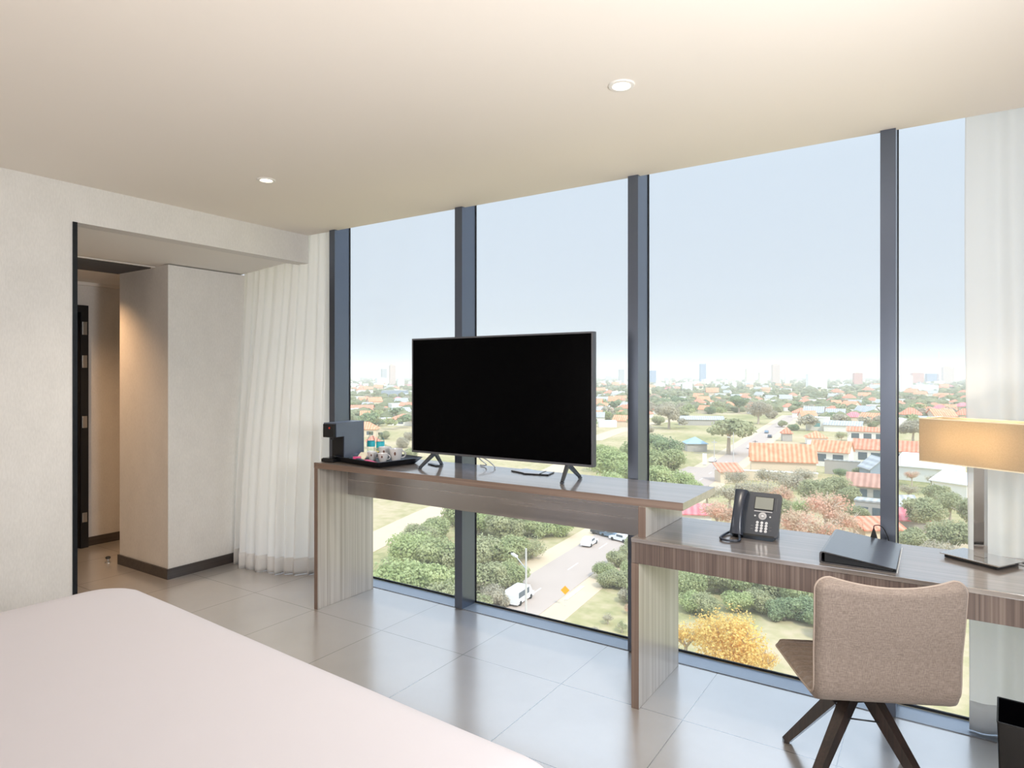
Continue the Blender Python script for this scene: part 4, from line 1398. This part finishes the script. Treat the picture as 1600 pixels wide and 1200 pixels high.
for px, py, r_, lf in [(1450, 800, 40, 'l_olive'), (1485, 835, 40, 'l_olive'), (1430, 842, 32, 'l_olive'), (1485, 785, 30, 'l_olive'), (1460, 770, 24, 'l_olive'), (1420, 765, 18, 'l_grey'), (1520, 800, 40, 'l_olive'), (1540, 850, 40, 'l_olive'), (1425, 742, 14, 'l_orange'), (1455, 748, 13, 'l_grey'), (1470, 860, 36, 'l_grey')]:
    tree_px(px, py, r_, DENSE if lf == 'l_olive' else SPARSE, lf, LG, 'olive trees beside the lamp')

LG = 'grey-green tree among the roofs between the left mullion and the television'
for px, py, r_, lf in [(553, 702, 16, 'l_olive'), (570, 716, 17, 'l_grey'), (600, 702, 14, 'l_olive'), (627, 692, 15, 'l_grey'), (641, 708, 16, 'l_olive'), (610, 722, 17, 'l_olive'), (592, 660, 11, 'l_dark'), (603, 680, 12, 'l_olive'), (640, 682, 12, 'l_grey'), (557, 664, 10, 'l_dark'), (628, 724, 17, 'l_grey'), (588, 740, 18, 'l_olive'), (555, 735, 17, 'l_grey'), (612, 648, 10, 'l_dark'), (655, 740, 18, 'l_olive')]:
    tree_px(px, py, r_, DENSE, lf, LG, 'trees left of the television', low=True)
LG = 'grey-green tree in the park belt between the central mullion and the far street'
for px, py, r_, lf in [(1017, 640, 13, 'l_grey'), (1030, 657, 14, 'l_olive'), (1060, 627, 12, 'l_dark'), (1085, 634, 12, 'l_grey'), (1110, 641, 12, 'l_dark'), (1022, 622, 11, 'l_grey'), (1100, 622, 11, 'l_olive'), (1070, 648, 10, 'l_olive'), (1127, 630, 12, 'l_grey'), (1040, 628, 11, 'l_dark'), (1205, 648, 12, 'l_grey'), (1222, 662, 11, 'l_olive'), (1240, 668, 10, 'l_dark'), (1010, 672, 13, 'l_grey')]:
    tree_px(px, py, r_, DENSE, lf, LG, 'park trees beyond the lawn', low=True)
LG = 'olive tree among the roofs between the far street and the dark mullion'
for px, py, r_, lf in [(1256, 642, 11, 'l_olive'), (1300, 656, 11, 'l_dark'), (1336, 652, 12, 'l_olive'), (1290, 640, 10, 'l_grey'), (1365, 664, 11, 'l_olive'), (1252, 712, 9, 'l_dark'), (1340, 704, 9, 'l_olive'), (1350, 632, 11, 'l_dark'), (1320, 628, 10, 'l_grey')]:
    tree_px(px, py, r_, DENSE, lf, LG, 'trees among the right hand roofs', low=True)

# ------------------------------------------------------------------ houses
def house_parts(t, w, d, h, rh, kind, wall, roof, windows=0, over=0.5, winmat='win'):
    """w along local x, d along local y (front = -y)"""
    wl = MB()
    if kind == 'gable':
        wl.prism_along([(-d / 2, 0.0), (d / 2, 0.0), (d / 2, h), (0, h + rh - 0.05), (-d / 2, h)], Vector((-w / 2, 0, 0)), Vector((w / 2, 0, 0)), Vector((0, 1, 0)), Vector((0, 0, 1)))
    elif kind == 'gable_end':
        wl.prism_along([(-w / 2, 0.0), (w / 2, 0.0), (w / 2, h), (0, h + rh - 0.05), (-w / 2, h)], Vector((0, -d / 2, 0)), Vector((0, d / 2, 0)), Vector((1, 0, 0)), Vector((0, 0, 1)))
    else:
        wl.box(-w / 2, w / 2, -d / 2, d / 2, 0, h)
    wl.build('walls', K[wall] if isinstance(wall, str) else wall, t)
    rf = MB()
    th = 0.22
    X, Y = w / 2 + over, d / 2 + over
    s = rh / (d / 2)
    if kind == 'gable':
        ez = h - over * s
        rf.prism_along([(-Y, ez), (0, h + rh), (Y, ez), (Y, ez + th), (0, h + rh + th), (-Y, ez + th)], Vector((-X, 0, 0)), Vector((X, 0, 0)), Vector((0, 1, 0)), Vector((0, 0, 1)))
    elif kind == 'gable_end':
        s2 = rh / (w / 2)
        ez = h - over * s2
        rf.prism_along([(-X, ez), (0, h + rh), (X, ez), (X, ez + th), (0, h + rh + th), (-X, ez + th)], Vector((0, -Y, 0)), Vector((0, Y, 0)), Vector((1, 0, 0)), Vector((0, 0, 1)))
    elif kind == 'shed':
        rf.prism_along([(-Y, h + 0.02), (Y, h + rh), (Y, h + rh + th), (-Y, h + 0.02 + th)], Vector((-X, 0, 0)), Vector((X, 0, 0)), Vector((0, 1, 0)), Vector((0, 0, 1)))
    elif kind == 'hip':
        rl = max(0.1, X - Y)
        a = [rf.bm.verts.new(p) for p in ((-X, -Y, h + 0.01), (X, -Y, h + 0.01), (X, Y, h + 0.01), (-X, Y, h + 0.01))]
        b_ = [rf.bm.verts.new(p) for p in ((-X, -Y, h + th), (X, -Y, h + th), (X, Y, h + th), (-X, Y, h + th))]
        r0, r1 = rf.bm.verts.new((-rl, 0, h + rh + th)), rf.bm.verts.new((rl, 0, h + rh + th))
        rf.bm.faces.new(list(reversed(a)))
        for i in range(4):
            rf.bm.faces.new((a[i], a[(i + 1) % 4], b_[(i + 1) % 4], b_[i]))
        rf.bm.faces.new((b_[0], b_[1], r1, r0)); rf.bm.faces.new((b_[1], b_[2], r1)); rf.bm.faces.new((b_[2], b_[3], r0, r1)); rf.bm.faces.new((b_[3], b_[0], r0))
    else:                                    # flat roof with parapet
        rf.box(-w / 2 - 0.1, w / 2 + 0.1, -d / 2 - 0.1, d / 2 + 0.1, h + 0.005, h + 0.35)
    rf.build('roof', K[roof], t)
    if windows:
        for k in range(windows):
            x = (-0.5 + (k + 0.5) / windows) * w * 0.9
            ww = min(1.6, w / windows * 0.32)
            MB().box(x - ww, x + ww, -d / 2 - 0.06, -d / 2 + 0.04, h * 0.32, h * 0.78).build('window', K[winmat], t)


def house(px, py, wpx, name, label, kind='gable', wall='white', roof='terra', turn=0.0, h=3.4, rh=2.2, depth=0.7, windows=0, cat='house', winmat='win', over=0.5):
    p = gp(px, py)
    dd = depth_at(py)
    w_ = wpx * dd / FPX
    # face the viewpoint, then turn
    rz = math.atan2(p.y, p.x) - PI / 2 + R(turn)
    t = thing(name, label, cat, (p.x, p.y, G + 0.0005), rz)
    house_parts(t, w_, w_ * depth, h, rh, kind, wall, roof, windows, over, winmat)
    return t


house(1222, 742, 92, 'hall', 'long low hall with a big orange tiled roof in the middle distance', 'gable', 'creamw', 'orange', 4, 5.0, 4.4, 0.5, 0, 'building')
house(1213, 752, 118, 'boundary_wall', 'long beige boundary wall with pale coping before the orange roofed hall', 'flat', 'creamw', 'whiteroof', 4, 2.6, 0, 0.02, 0, 'wall')
house(1138, 752, 34, 'house', 'low house with sloping red roof at the street edge left of the long hall', 'shed', 'creamw', 'terra', 20, 3.0, 1.8, 0.8, 1)
house(1300, 728, 54, 'house', 'white house with tall gable and orange roof right of the long hall', 'gable', 'white', 'orange', -14, 5.4, 3.0, 0.55, 2)
house(1316, 742, 50, 'garden_wall', 'grey rendered garden wall before the white house with the tall gable', 'flat', 'greyw', 'greyroof', -8, 4.2, 0, 0.05, 0, 'wall')
house(1390, 727, 98, 'house', 'wide white two storey house with red roof and dark windows behind the right mullion', 'gable', 'white', 'terra', -4, 5.6, 2.8, 0.4, 5)
house(1278, 672, 32, 'house', 'white cube house with teal glass front', 'flat', 'white', 'whiteroof', -6, 7.0, 0, 0.8, 1, 'house', 'teal')
house(1318, 674, 52, 'building', 'long flat building with plain grey roof right of the white cube house', 'gable', 'white', 'greyroof', -6, 3.6, 2.0, 0.6, 0, 'building')
house(1356, 690, 56, 'house', 'white low house with long red roof left of the dark mullion', 'gable', 'white', 'terra', -3, 5.0, 1.6, 0.35, 3)
house(1275, 694, 28, 'house', 'small house under an orange hipped roof near the far street', 'hip', 'white', 'orange', 8, 3.0, 2.6, 0.9, 1)
house(1229, 689, 14, 'gazebo', 'tiny red roofed gazebo at the roadside', 'hip', 'greyw', 'terra', 10, 3.6, 2.6, 1.0, 0, 'gazebo')
house(1371, 752, 38, 'shed', 'grey gabled shed below the wide white house', 'gable_end', 'bluew', 'greyroof', 24, 4.0, 3.0, 1.0, 0, 'shed')
house(1452, 750, 84, 'warehouse', 'white roofed warehouse directly below the lamp shade', 'shed', 'white', 'whiteroof', -12, 4.0, 2.8, 0.7, 0, 'building')
house(1492, 776, 52, 'warehouse', 'smaller white roofed shelter beside the sheer curtain edge', 'shed', 'white', 'whiteroof', -30, 3.6, 2.2, 0.6, 0, 'building')
house(1362, 782, 64, 'house', 'brown tiled house just left of the dark mullion', 'gable', 'greyw', 'brownroof', -6, 4.0, 2.4, 0.6, 2)
house(1362, 818, 44, 'house', 'grey rendered house with dark doorway left of the dark mullion', 'flat', 'greyw', 'greyroof', -8, 4.6, 0, 0.6, 2)
house(1372, 845, 60, 'house', 'low red roof showing just above the desk plug', 'shed', 'creamw', 'terra', 30, 2.4, 1.4, 0.6, 0)
house(1408, 808, 34, 'house', 'small grey roofed house right of the dark mullion', 'gable', 'greyw', 'greyroof', 30, 3.0, 1.6, 0.8, 1)
house(1420, 828, 40, 'house', 'pinkish red roofed hut right of the dark mullion', 'gable', 'greyw', 'pinkroof', 25, 2.6, 1.6, 0.8, 0)
house(1080, 818, 58, 'house', 'long pink red roof just above the desk beside the console end', 'gable', 'white', 'pinkroof', 6, 2.6, 1.4, 0.4, 0)
house(1252, 652, 26, 'house', 'small house with bright red roof beyond the far street', 'hip', 'white', 'terra', 0, 3.6, 3.0, 0.9, 0)
house(1086, 704, 30, 'kiosk', 'pale blue pyramid roofed kiosk by the forecourt', 'hip', 'greyw', 'blueroof', 12, 3.0, 2.4, 1.0, 0, 'kiosk')
house(1095, 664, 66, 'pavilion', 'long open pavilion with grey sloping roof on the lawn', 'gable', 'greyw', 'greyroof', 8, 3.6, 1.8, 0.3, 0, 'pavilion')
house(946, 652, 44, 'building', 'long white low building right of the television', 'flat', 'white', 'whiteroof', 0, 4.0, 0, 0.3, 0, 'building')
house(943, 640, 26, 'house', 'red roofed house just above the long white building', 'hip', 'white', 'orange', 0, 3.6, 2.6, 0.8, 0)
house(573, 682, 34, 'house', 'orange hip roofed house above the coffee machine', 'hip', 'creamw', 'orange', -12, 3.8, 3.4, 0.8, 2)
house(632, 664, 42, 'house', 'red roofed house at the left edge of the television', 'hip', 'white', 'terra', -20, 3.6, 3.0, 0.8, 1)
house(566, 646, 34, 'house', 'wide red roofed house with white rooftop tanks left of the television', 'gable', 'creamw', 'terra', -10, 3.6, 3.0, 0.7, 1)
house(617, 620, 38, 'warehouse', 'large pale grey warehouse left of the television', 'flat', 'bluew', 'greyroof', -10, 9.0, 0, 0.6, 0, 'building')
house(571, 616, 22, 'building', 'low white building left of the grey warehouse', 'flat', 'white', 'whiteroof', -10, 6.0, 0, 0.6, 1, 'building')
house(637, 642, 22, 'house', 'small white house with red roof beside the television frame', 'gable', 'white', 'terra', -20, 5.0, 2.2, 0.7, 1)
house(583, 700, 20, 'house', 'little red roof among the trees above the water bottles', 'hip', 'creamw', 'terra', 5, 2.8, 2.2, 0.8, 0)
house(1448, 650, 36, 'house', 'red roofed house right of the dark mullion above the lamp', 'hip', 'white', 'terra', -10, 3.8, 3.2, 0.8, 1)
house(1485, 655, 34, 'house', 'long pale roofed house with white walls beside the sheer curtain', 'gable', 'white', 'greyroof', -20, 3.8, 2.0, 0.6, 2)
house(1470, 664, 30, 'house', 'low red roof immediately above the lamp shade', 'hip', 'white', 'terra', -16, 3.0, 2.0, 0.8, 0)

# scattered repeats: shared prototypes, copied with their parts
protos = []
for k, (kind, wall, roof, lab, grp) in enumerate([
        ('hip', 'white', 'terra', 'small white walled house with red hipped roof among distant trees', 'distant red hipped houses'),
        ('gable', 'creamw', 'orange', 'small cream house with orange gable roof among distant trees', 'distant orange gabled houses'),
        ('flat', 'white', 'whiteroof', 'small flat roofed white building among distant trees', 'distant white flat roofed buildings'),
        ('gable', 'white', 'greyroof', 'small white house with grey roof among distant trees', 'distant grey roofed houses'),
        ('hip', 'creamw', 'pinkroof', 'small cream house with pinkish roof among distant trees', 'distant pink roofed houses')]):
    t = thing('house', lab, 'house', (0, 0, 0), 0, grp)
    house_parts(t, 12, 9, 3.4, 2.8 if kind != 'flat' else 0, kind, wall, roof)
    protos.append(t)
rs = random.Random(21)
occupied = []


def clear_of_streets(p):
    for a, b_ in ((A0, A1), (A1, A2), (A2, A2 + (A2 - A1))):
        ab = b_ - a
        t = max(0, min(1, (p - a).dot(ab) / ab.length_squared))
        if (p - (a + ab * t)).length < 13:
            return False
    return True


def sight(px, py):
    """things hidden behind the room's own walls or furniture need not be built"""
    return 500 < px < 1515


used = [0] * 5
n_h = 0
while n_h < 250:
    py = 604 + 66 * rs.random() ** 1.35
    px = rs.uniform(505, 1512)
    if 650 < px < 922 and py > 600:
        continue
    if py > 648 and 1020 < px < 1230:
        continue
    p = gp(px, py)
    if not clear_of_streets(p) or any((p - q).length < 13 for q in occupied):
        continue
    occupied.append(p)
    k = rs.choices(range(5), (8, 6, 8, 5, 2))[0]
    s = rs.uniform(0.7, 1.15) * (1.0 + 0.3 * (py < 620))
    rz = math.atan2(p.y, p.x) - PI / 2 + rs.uniform(-0.6, 0.6)
    if not used[k]:
        o = protos[k]
        o.location = (p.x, p.y, G + 0.0005); o.rotation_euler = (0, 0, rz); o.scale = (s, s, s * rs.uniform(0.9, 1.3))
    else:
        o = copy_tree(protos[k], (p.x, p.y, G + 0.0005), rz, (s, s, s * rs.uniform(0.9, 1.5)))
    used[k] += 1
    n_h += 1

# distant individual trees
n_t = 0
GREEN = {'l_green': 'green', 'l_olive': 'olive', 'l_grey': 'grey-green', 'l_dark': 'dark green'}
while n_t < 145:
    py = 606 + 70 * rs.random() ** 1.2
    px = rs.uniform(505, 1512)
    if 652 < px < 920:
        continue
    if py > 655 and 1080 < px < 1240:
        continue
    p = gp(px, py)
    if not clear_of_streets(p) or any((p - q).length < 6 for q in occupied):
        continue
    occupied.append(p)
    rad = rs.uniform(3.5, 6.5)
    lf = rs.choices(list(GREEN), (3, 4, 4, 4))[0]
    tree(p.x, p.y, rad, rad * 0.85 + 0.5, LOWD, lf, 'distant %s tree between the small roofs' % GREEN[lf], 'distant %s trees' % GREEN[lf], simple=True)
    n_t += 1

# the wooded carpet between and beyond: nobody could count it
vs, fs = [], []
ico = bmesh.new(); bmesh.ops.create_icosphere(ico, subdivisions=1, radius=1.0)
iv = [v.co.copy() for v in ico.verts]; ifc = [[v.index for v in f.verts] for f in ico.faces]
ico.free()
cnt = 0
while cnt < 6500:
    py = 588.6 + 74 * rs.random() ** 2.4
    px = rs.uniform(480, 1530)
    p = gp(px, py)
    if py > 645 and (1010 < px < 1260):
        continue
    if not clear_of_streets(p):
        continue
    if py > 612 and any((p - q).length < 7.5 for q in occupied[:330]):
        continue
    rad = rs.uniform(2.2, 5.0) * (1 + min(2.2, p.length / 2500))
    base = len(vs)
    for v in iv:
        k = rs.uniform(0.72, 1.18)
        vs.append((p.x + v.x * rad * k, p.y + v.y * rad * k, G + rad * 0.5 + v.z * rad * 0.72 * k))
    fs += [tuple(base + i for i in f) for f in ifc]
    cnt += 1
me = bpy.data.meshes.new('distant_treetops')
me.from_pydata(vs, [], fs)
K['far'] = leaf_mat('distant_treetop_green', (112, 118, 78), (166, 164, 116), 0.06)
me.materials.append(K['far'])
fo_ = bpy.data.objects.new('distant_treetops', me)
C.objects.link(fo_)
tag(fo_, 'hazy carpet of treetops stretching across the city to the horizon', 'treetops', None, 'stuff')

# ------------------------------------------------------------------ towers and blocks on the skyline
BW = {'white': block_wall('white_block_facade', (244, 242, 238), (186, 192, 200)),
      'grey': block_wall('grey_block_facade', (190, 190, 192), (150, 156, 164)),
      'blue': block_wall('blue_glass_facade', (136, 156, 184), (104, 128, 160)),
      'pink': block_wall('pink_block_facade', (216, 192, 180), (170, 160, 158)),
      'cream': block_wall('cream_block_facade', (232, 222, 202), (176, 172, 166)),
      'red': block_wall('red_brick_facade', (206, 150, 138), (170, 140, 136))}


def tower(px, ytop, ybase, wpx, col, label, name='tower_block', side=None, cat='tower', group=None, depth=0.8, turn=14):
    p = gp(px, ybase)
    d = depth_at(ybase)
    w_, h_ = wpx * d / FPX, (ybase - ytop) * d / FPX
    t = thing(name, label, cat, (p.x, p.y, G + 0.0005), math.atan2(p.y, p.x) - PI / 2 + R(turn), group)
    MB().box(-w_ / 2, w_ / 2, -w_ * depth / 2, w_ * depth / 2, 0, h_ * 0.95).build('shaft', BW[col], t)
    MB().box(-w_ * 0.28, w_ * 0.2, -w_ * depth * 0.3, w_ * depth * 0.3, h_ * 0.95 + 0.01, h_).build('roof_house', K['white'] if col in ('white', 'blue', 'grey') else K['creamw'], t)
    if side:
        MB().box(w_ / 2 + 0.01, w_ / 2 + w_ * 0.45, -w_ * depth / 2, w_ * depth * 0.4, 0, h_ * (1.0 if side == 'tall' else 0.9)).build('white_side', K['white'], t)
    return t


tower(600, 575, 602, 8, 'grey', 'slim grey tower with white top left of the television', side='low')
tower(613, 569, 603, 9, 'pink', 'taller pinkish slab tower left of the television')
tower(596, 590, 604, 16, 'white', 'low wide white block at the foot of the grey tower', 'apartment_block', cat='building')
tower(626, 592, 605, 10, 'white', 'low white block right of the pinkish slab tower', 'apartment_block', cat='building')
tower(971, 576, 602, 8, 'grey', 'white and grey tower left of the central mullion', side='low')
tower(1020, 578, 600, 9, 'blue', 'bluish tower just right of the central mullion')
tower(1098, 567, 599, 9, 'blue', 'tall blue tower with sunlit side coloured white standing alone on the skyline', side='tall')  # shaded face coloured blue, sunlit right side a white part
tower(1172, 575, 601, 13, 'cream', 'broad cream tower block on the skyline')
tower(1192, 581, 602, 12, 'cream', 'lower cream block right of the broad cream tower', 'apartment_block', cat='building')
tower(1212, 568, 601, 11, 'pink', 'pinkish tower with pointed top on the skyline')
tower(1230, 577, 603, 6, 'white', 'slim white tower right of the pinkish tower')
tower(1271, 583, 608, 19, 'white', 'white grid fronted tower with taller corner shaft', side='tall')
tower(1340, 582, 603, 12, 'red', 'reddish apartment tower left of the dark mullion')
tower(1412, 584, 612, 12, 'white', 'white apartment tower right of the dark mullion', side='low')
tower(1433, 582, 600, 16, 'red', 'reddish low tower between the white and blue towers')
tower(1456, 583, 600, 16, 'blue', 'wide blue tower left of the lattice mast')
tower(1481, 572, 600, 15, 'pink', 'pink striped tower with white side walls by the sheer curtain', side='tall')
tower(1445, 601, 615, 34, 'white', 'long low white block before the blue tower', 'apartment_block', cat='building', turn=4)
tower(1074, 597, 611, 15, 'white', 'long white office block with dark window bands right of the mullion', 'apartment_block', cat='building', turn=4)
tower(1104, 592, 601, 9, 'white', 'small white block below the tall blue glass tower', 'apartment_block', cat='building')
tower(1030, 599, 607, 16, 'white', 'low white building cluster right of the central mullion', 'apartment_block', cat='building')
mast = thing('lattice_mast', 'thin lattice radio mast on the skyline near the sheer curtain', 'mast', gp(1467, 601) + Vector((0, 0, 0.0005)))
hm = 52 * depth_at(601) / FPX
mb = MB()
for sx, sy in ((-1, -1), (1, -1), (1, 1), (-1, 1)):
    mb.bar((sx * 4, sy * 4, 0), (sx * 0.6, sy * 0.6, hm), 0.9, 0.9, 0.5, 0.5)
mb.build('corner_legs', K['red'] if 'red' in K else K['terra'], mast)
for k in range(9):
    z = hm * (k + 0.5) / 9.5
    q = 4 - 3.4 * z / hm
    MB().bar((-q, -q, z), (q, -q, z + hm * 0.08), 0.5, 0.5).bar((q, -q, z), (q, q, z + hm * 0.08), 0.5, 0.5).bar((q, q, z), (-q, q, z + hm * 0.08), 0.5, 0.5).bar((-q, q, z), (-q, -q, z + hm * 0.08), 0.5, 0.5).build('bracing', K['white'], mast)
# small anonymous blocks along the skyline
bp = {}
for col, lab in (('white', 'tiny white block on the hazy skyline'), ('cream', 'tiny cream block on the hazy skyline'), ('grey', 'tiny grey block on the hazy skyline'), ('pink', 'tiny pinkish block on the hazy skyline')):
    t = thing('skyline_block', lab, 'building', (0, 0, 0), 0, 'tiny %s skyline blocks' % col)
    MB().box(-10, 10, -8, 8, 0, 20).build('shaft', BW[col], t)
    bp[col] = [t, 0]
for k in range(230):
    py = 590.2 + 16 * rs.random() ** 1.3
    px = rs.uniform(505, 1512)
    if 650 < px < 920:
        px = px + 290
    p = gp(px, py)
    d = depth_at(py)
    s = d / FPX
    sx = rs.uniform(3.0, 9.0) * s / 20
    sz = rs.uniform(2.5, 6.5) * s / 20 * (1.5 if rs.random() < 0.25 else 1)
    col = rs.choices(list(bp), (8, 3, 2, 2))[0]
    rz = math.atan2(p.y, p.x) - PI / 2 + rs.uniform(-0.5, 0.5)
    t, n = bp[col]
    o = t if n == 0 else copy_tree(t, (0, 0, 0))
    o.location = (p.x, p.y, G + 0.0005); o.rotation_euler = (0, 0, rz); o.scale = (sx, sx, sz)
    bp[col][1] += 1

# ------------------------------------------------------------------ vehicles, poles, signs
AR = math.atan2(dirn.y, dirn.x)


def car(px, py, label, paint='carw', van=False, rz=AR, group=None):
    p = gp(px, py)
    t = thing('van' if van else 'car', label, 'van' if van else 'car', (p.x, p.y, G + 0.10), rz, group)
    L, W_, H_ = (5.0, 1.9, 2.0) if van else (4.3, 1.75, 1.42)
    prof = [(-L / 2, 0.3), (L / 2, 0.3), (L / 2, 0.85), (L * 0.40, 0.98), (L * 0.26, H_ - 0.05), (L * 0.15, H_), (-L * 0.46, H_), (-L / 2, H_ * 0.75)] if van else [(-L / 2, 0.3), (L / 2, 0.3), (L / 2, 0.72), (L * 0.24, 0.88), (L * 0.08, H_), (-L * 0.28, H_), (-L * 0.42, 0.92), (-L / 2, 0.85)]
    MB().prism_along(prof, Vector((0, -W_ / 2, 0)), Vector((0, W_ / 2, 0)), Vector((1, 0, 0)), Vector((0, 0, 1))).build('body', K[paint], t)
    z0, z1 = (1.05, H_ - 0.2) if van else (0.92, H_ - 0.1)
    for sy in (-1, 1):
        y = sy * (W_ / 2 + 0.006)
        MB().box(-L * (0.42 if van else 0.26), L * (0.2 if van else 0.08), y - 0.005, y + 0.005, z0, z1).build('side_windows', K['win'], t)
        for sx in (-0.31, 0.31):
            MB().lathe([(0, -0.1), (0.32, -0.1), (0.32, 0.1), (0, 0.1)], n=16).xform(Matrix.Translation((sx * L, sy * (W_ / 2 - 0.08), 0.32)) @ Matrix.Rotation(R(90), 4, 'X')).build('wheel', K['tyre'], t)
    MB().bar((L * (0.385 if van else 0.235), 0, z0), (L * (0.275 if van else 0.09), 0, z1), W_ * 0.85, 0.03, up=(0, 0, 1)).build('windscreen', K['win'], t)
    return t


car(812, 940, 'white van driving on the street beside the tall lamp post', van=True)
pm = gp(897, 927)
tag(MB().box(-3.2, 3.2, -0.28, 0.28, G + 0.0905, G + 0.10).xform(Matrix.Translation((pm.x, pm.y, 0)) @ Matrix.Rotation(AR, 4, 'Z')).build('road_marking', K['mark']), 'broad white painted stripe on the street just right of the orange diamond sign', 'road marking', None, 'structure')
car(921, 852, 'small white car far up the street under the console')
for k, (x, y, c_) in enumerate([(955, 840, 'carb'), (970, 846, 'carw'), (940, 836, 'card')]):
    car(x, y, ['blue-grey car parked right of the street under the console end', 'white car parked right of the blue-grey car under the console', 'dark car parked left of the blue-grey car under the console'][k], c_, rz=AR + 1.2)
car(1114, 722, 'white car parked beside the pale forecourt pole')
car(1172, 701, 'white car on the far street before the orange roofed hall')
car(1203, 684, 'dark car on the far stretch of the street', 'card')
car(1198, 677, 'grey-blue car farthest up the street', 'carb')


def pole(px, ytop, ybase, label, arm=None, mt='pole', r=0.16):
    p = gp(px, ybase)
    d = depth_at(ybase)
    h = (ybase - ytop) * d / FPX
    t = thing('lamp_post' if arm else 'utility_pole', label, 'lamp post' if arm else 'pole', (p.x, p.y, G + 0.0005))
    MB().tube([(0, 0, 0), (0, 0, h)], [r, r * 0.7], 10).build('shaft', K[mt], t)
    if arm:
        vx = Vector((-cs, sn, 0)) * arm
        a = Vector((0, 0, h * 0.72))
        e = a + vx + Vector((0, 0, h * 0.09))
        MB().tube([a, e], 0.06, 8).build('arm', K[mt], t)
        MB().bar(e - vx * 0.1, e + vx * 0.35, 0.36, 0.2).build('lamp_head', K['white'], t)
    else:
        MB().box(-0.9, 0.9, -0.06, 0.06, h * 0.9, h * 0.93).build('crossarm', K[mt], t)
    return t


pole(822, 857, 972, 'tall pale lamp post beside the white van on the street', 3.2)
pole(1116, 687, 733, 'pale pole left of the two poles at the forecourt')
pole(1146, 675, 722, 'pale lamp post right of the forecourt with a short arm', 2.2)
pole(1180, 688, 712, 'short dark post before the orange roofed hall', None, 'darkpole')
pole(1140, 664, 693, 'thin pale pole below the broad spreading tree', None)
pole(1020, 723, 752, 'short white pole beside the central mullion', None)
p = gp(883, 948)
rs_ = thing('road_sign', 'orange diamond warning sign on a thin post by the street', 'road sign', (p.x, p.y, G + 0.0005), math.atan2(p.y, p.x) - PI / 2)
MB().tube([(0, 0, 0), (0, 0, 2.3)], 0.04, 8).build('post', K['pole'], rs_)
MB().box(-0.42, 0.42, -0.06, -0.042, -0.42, 0.42).xform(Matrix.Translation((0, 0, 2.2)) @ Matrix.Rotation(R(45), 4, 'Y')).build('sign_plate', K['sign'], rs_)
p = gp(1101, 727)
st_ = thing('advertising_totem', 'upright white board standing on the forecourt', 'sign board', (p.x, p.y, G + 0.0005), math.atan2(p.y, p.x) - PI / 2)
MB().box(-0.7, 0.7, -0.15, 0.15, 0.3, 4.0).build('board', K['white'], st_)
MB().box(-0.5, 0.5, -0.12, 0.12, 0, 0.2995).build('plinth', K['greyw'], st_)

# ------------------------------------------------------------------ haze over the city
hz = MB().box(-8800, 5800, 40, 9800, G - 1.5, 110)
K['haze'] = bpy.data.materials.new('city_haze')
K['haze'].use_nodes = True
hn = K['haze'].node_tree
hn.nodes.remove(hn.nodes['Principled BSDF'])
vsn = hn.nodes.new('ShaderNodeVolumeScatter')
vsn.inputs['Color'].default_value = (0.38, 0.375, 0.37, 1)
vsn.inputs['Density'].default_value = 1 / 1500
vsn.inputs['Anisotropy'].default_value = 0.0
hn.links.new(vsn.outputs[0], hn.nodes['Material Output'].inputs['Volume'])
hzo = hz.build('haze', K['haze'])
tag(hzo, 'pale dry haze hanging over the whole city', 'haze', None, 'stuff')


# ================================================================== SKY, SUN, CAMERA
w = bpy.data.worlds.new('sky')
bpy.context.scene.world = w
w.use_nodes = True
nt = w.node_tree
bg = nt.nodes['Background']
tc = nt.nodes.new('ShaderNodeTexCoord')
sp = nt.nodes.new('ShaderNodeSeparateXYZ')
nt.links.new(tc.outputs['Generated'], sp.inputs[0])
rp = ramp(nt, sp.outputs['Z'], [(0.0, (190, 196, 205)), (0.12, (204, 213, 226)), (0.45, (212, 225, 242)), (1.0, (190, 214, 246))])
nt.links.new(rp.outputs[0], bg.inputs[0])
mr = nt.nodes.new('ShaderNodeMapRange')
mr.interpolation_type = 'SMOOTHSTEP'
mr.inputs['From Min'].default_value = 0.28
mr.inputs['From Max'].default_value = 0.62
mr.inputs['To Min'].default_value = 1.0
mr.inputs['To Max'].default_value = 2.6
nt.links.new(sp.outputs['Z'], mr.inputs['Value'])
nt.links.new(mr.outputs['Result'], bg.inputs[1])           # hazy noon sky, brighter overhead
sl = bpy.data.lights.new('sun', 'SUN')
sl.energy = 2.5
sl.angle = R(1.5)
sl.color = (1.0, 0.95, 0.86)
so = bpy.data.objects.new('sun', sl)
C.objects.link(so)
so.rotation_euler = Vector((0.80, -0.42, 1.05)).to_track_quat('Z', 'Y').to_euler()

cam = bpy.data.cameras.new('camera')
cam.sensor_width = 36
cam.lens = 36 * FPX / 1600
cam.shift_y = -(600 - CY) / 1600.0
cam.clip_end = 30000
cam.clip_start = 0.02
co = bpy.data.objects.new('camera', cam)
C.objects.link(co)
co.location = (0, 0, EYE)
co.rotation_euler = (R(90), 0, YAW)
sc = bpy.context.scene
sc.camera = co
sc.view_settings.view_transform = 'Standard'
sc.view_settings.look = 'None'
sc.view_settings.gamma = 1.0
sc.view_settings.use_curve_mapping = False
sc.view_settings.exposure = 0.1
cy = sc.cycles
cy.use_denoising = True
cy.max_bounces = 10
cy.diffuse_bounces = 5
cy.glossy_bounces = 4
cy.volume_bounces = 2
cy.transparent_max_bounces = 16
cy.caustics_reflective = False
cy.caustics_refractive = False
cy.sample_clamp_indirect = 8.0
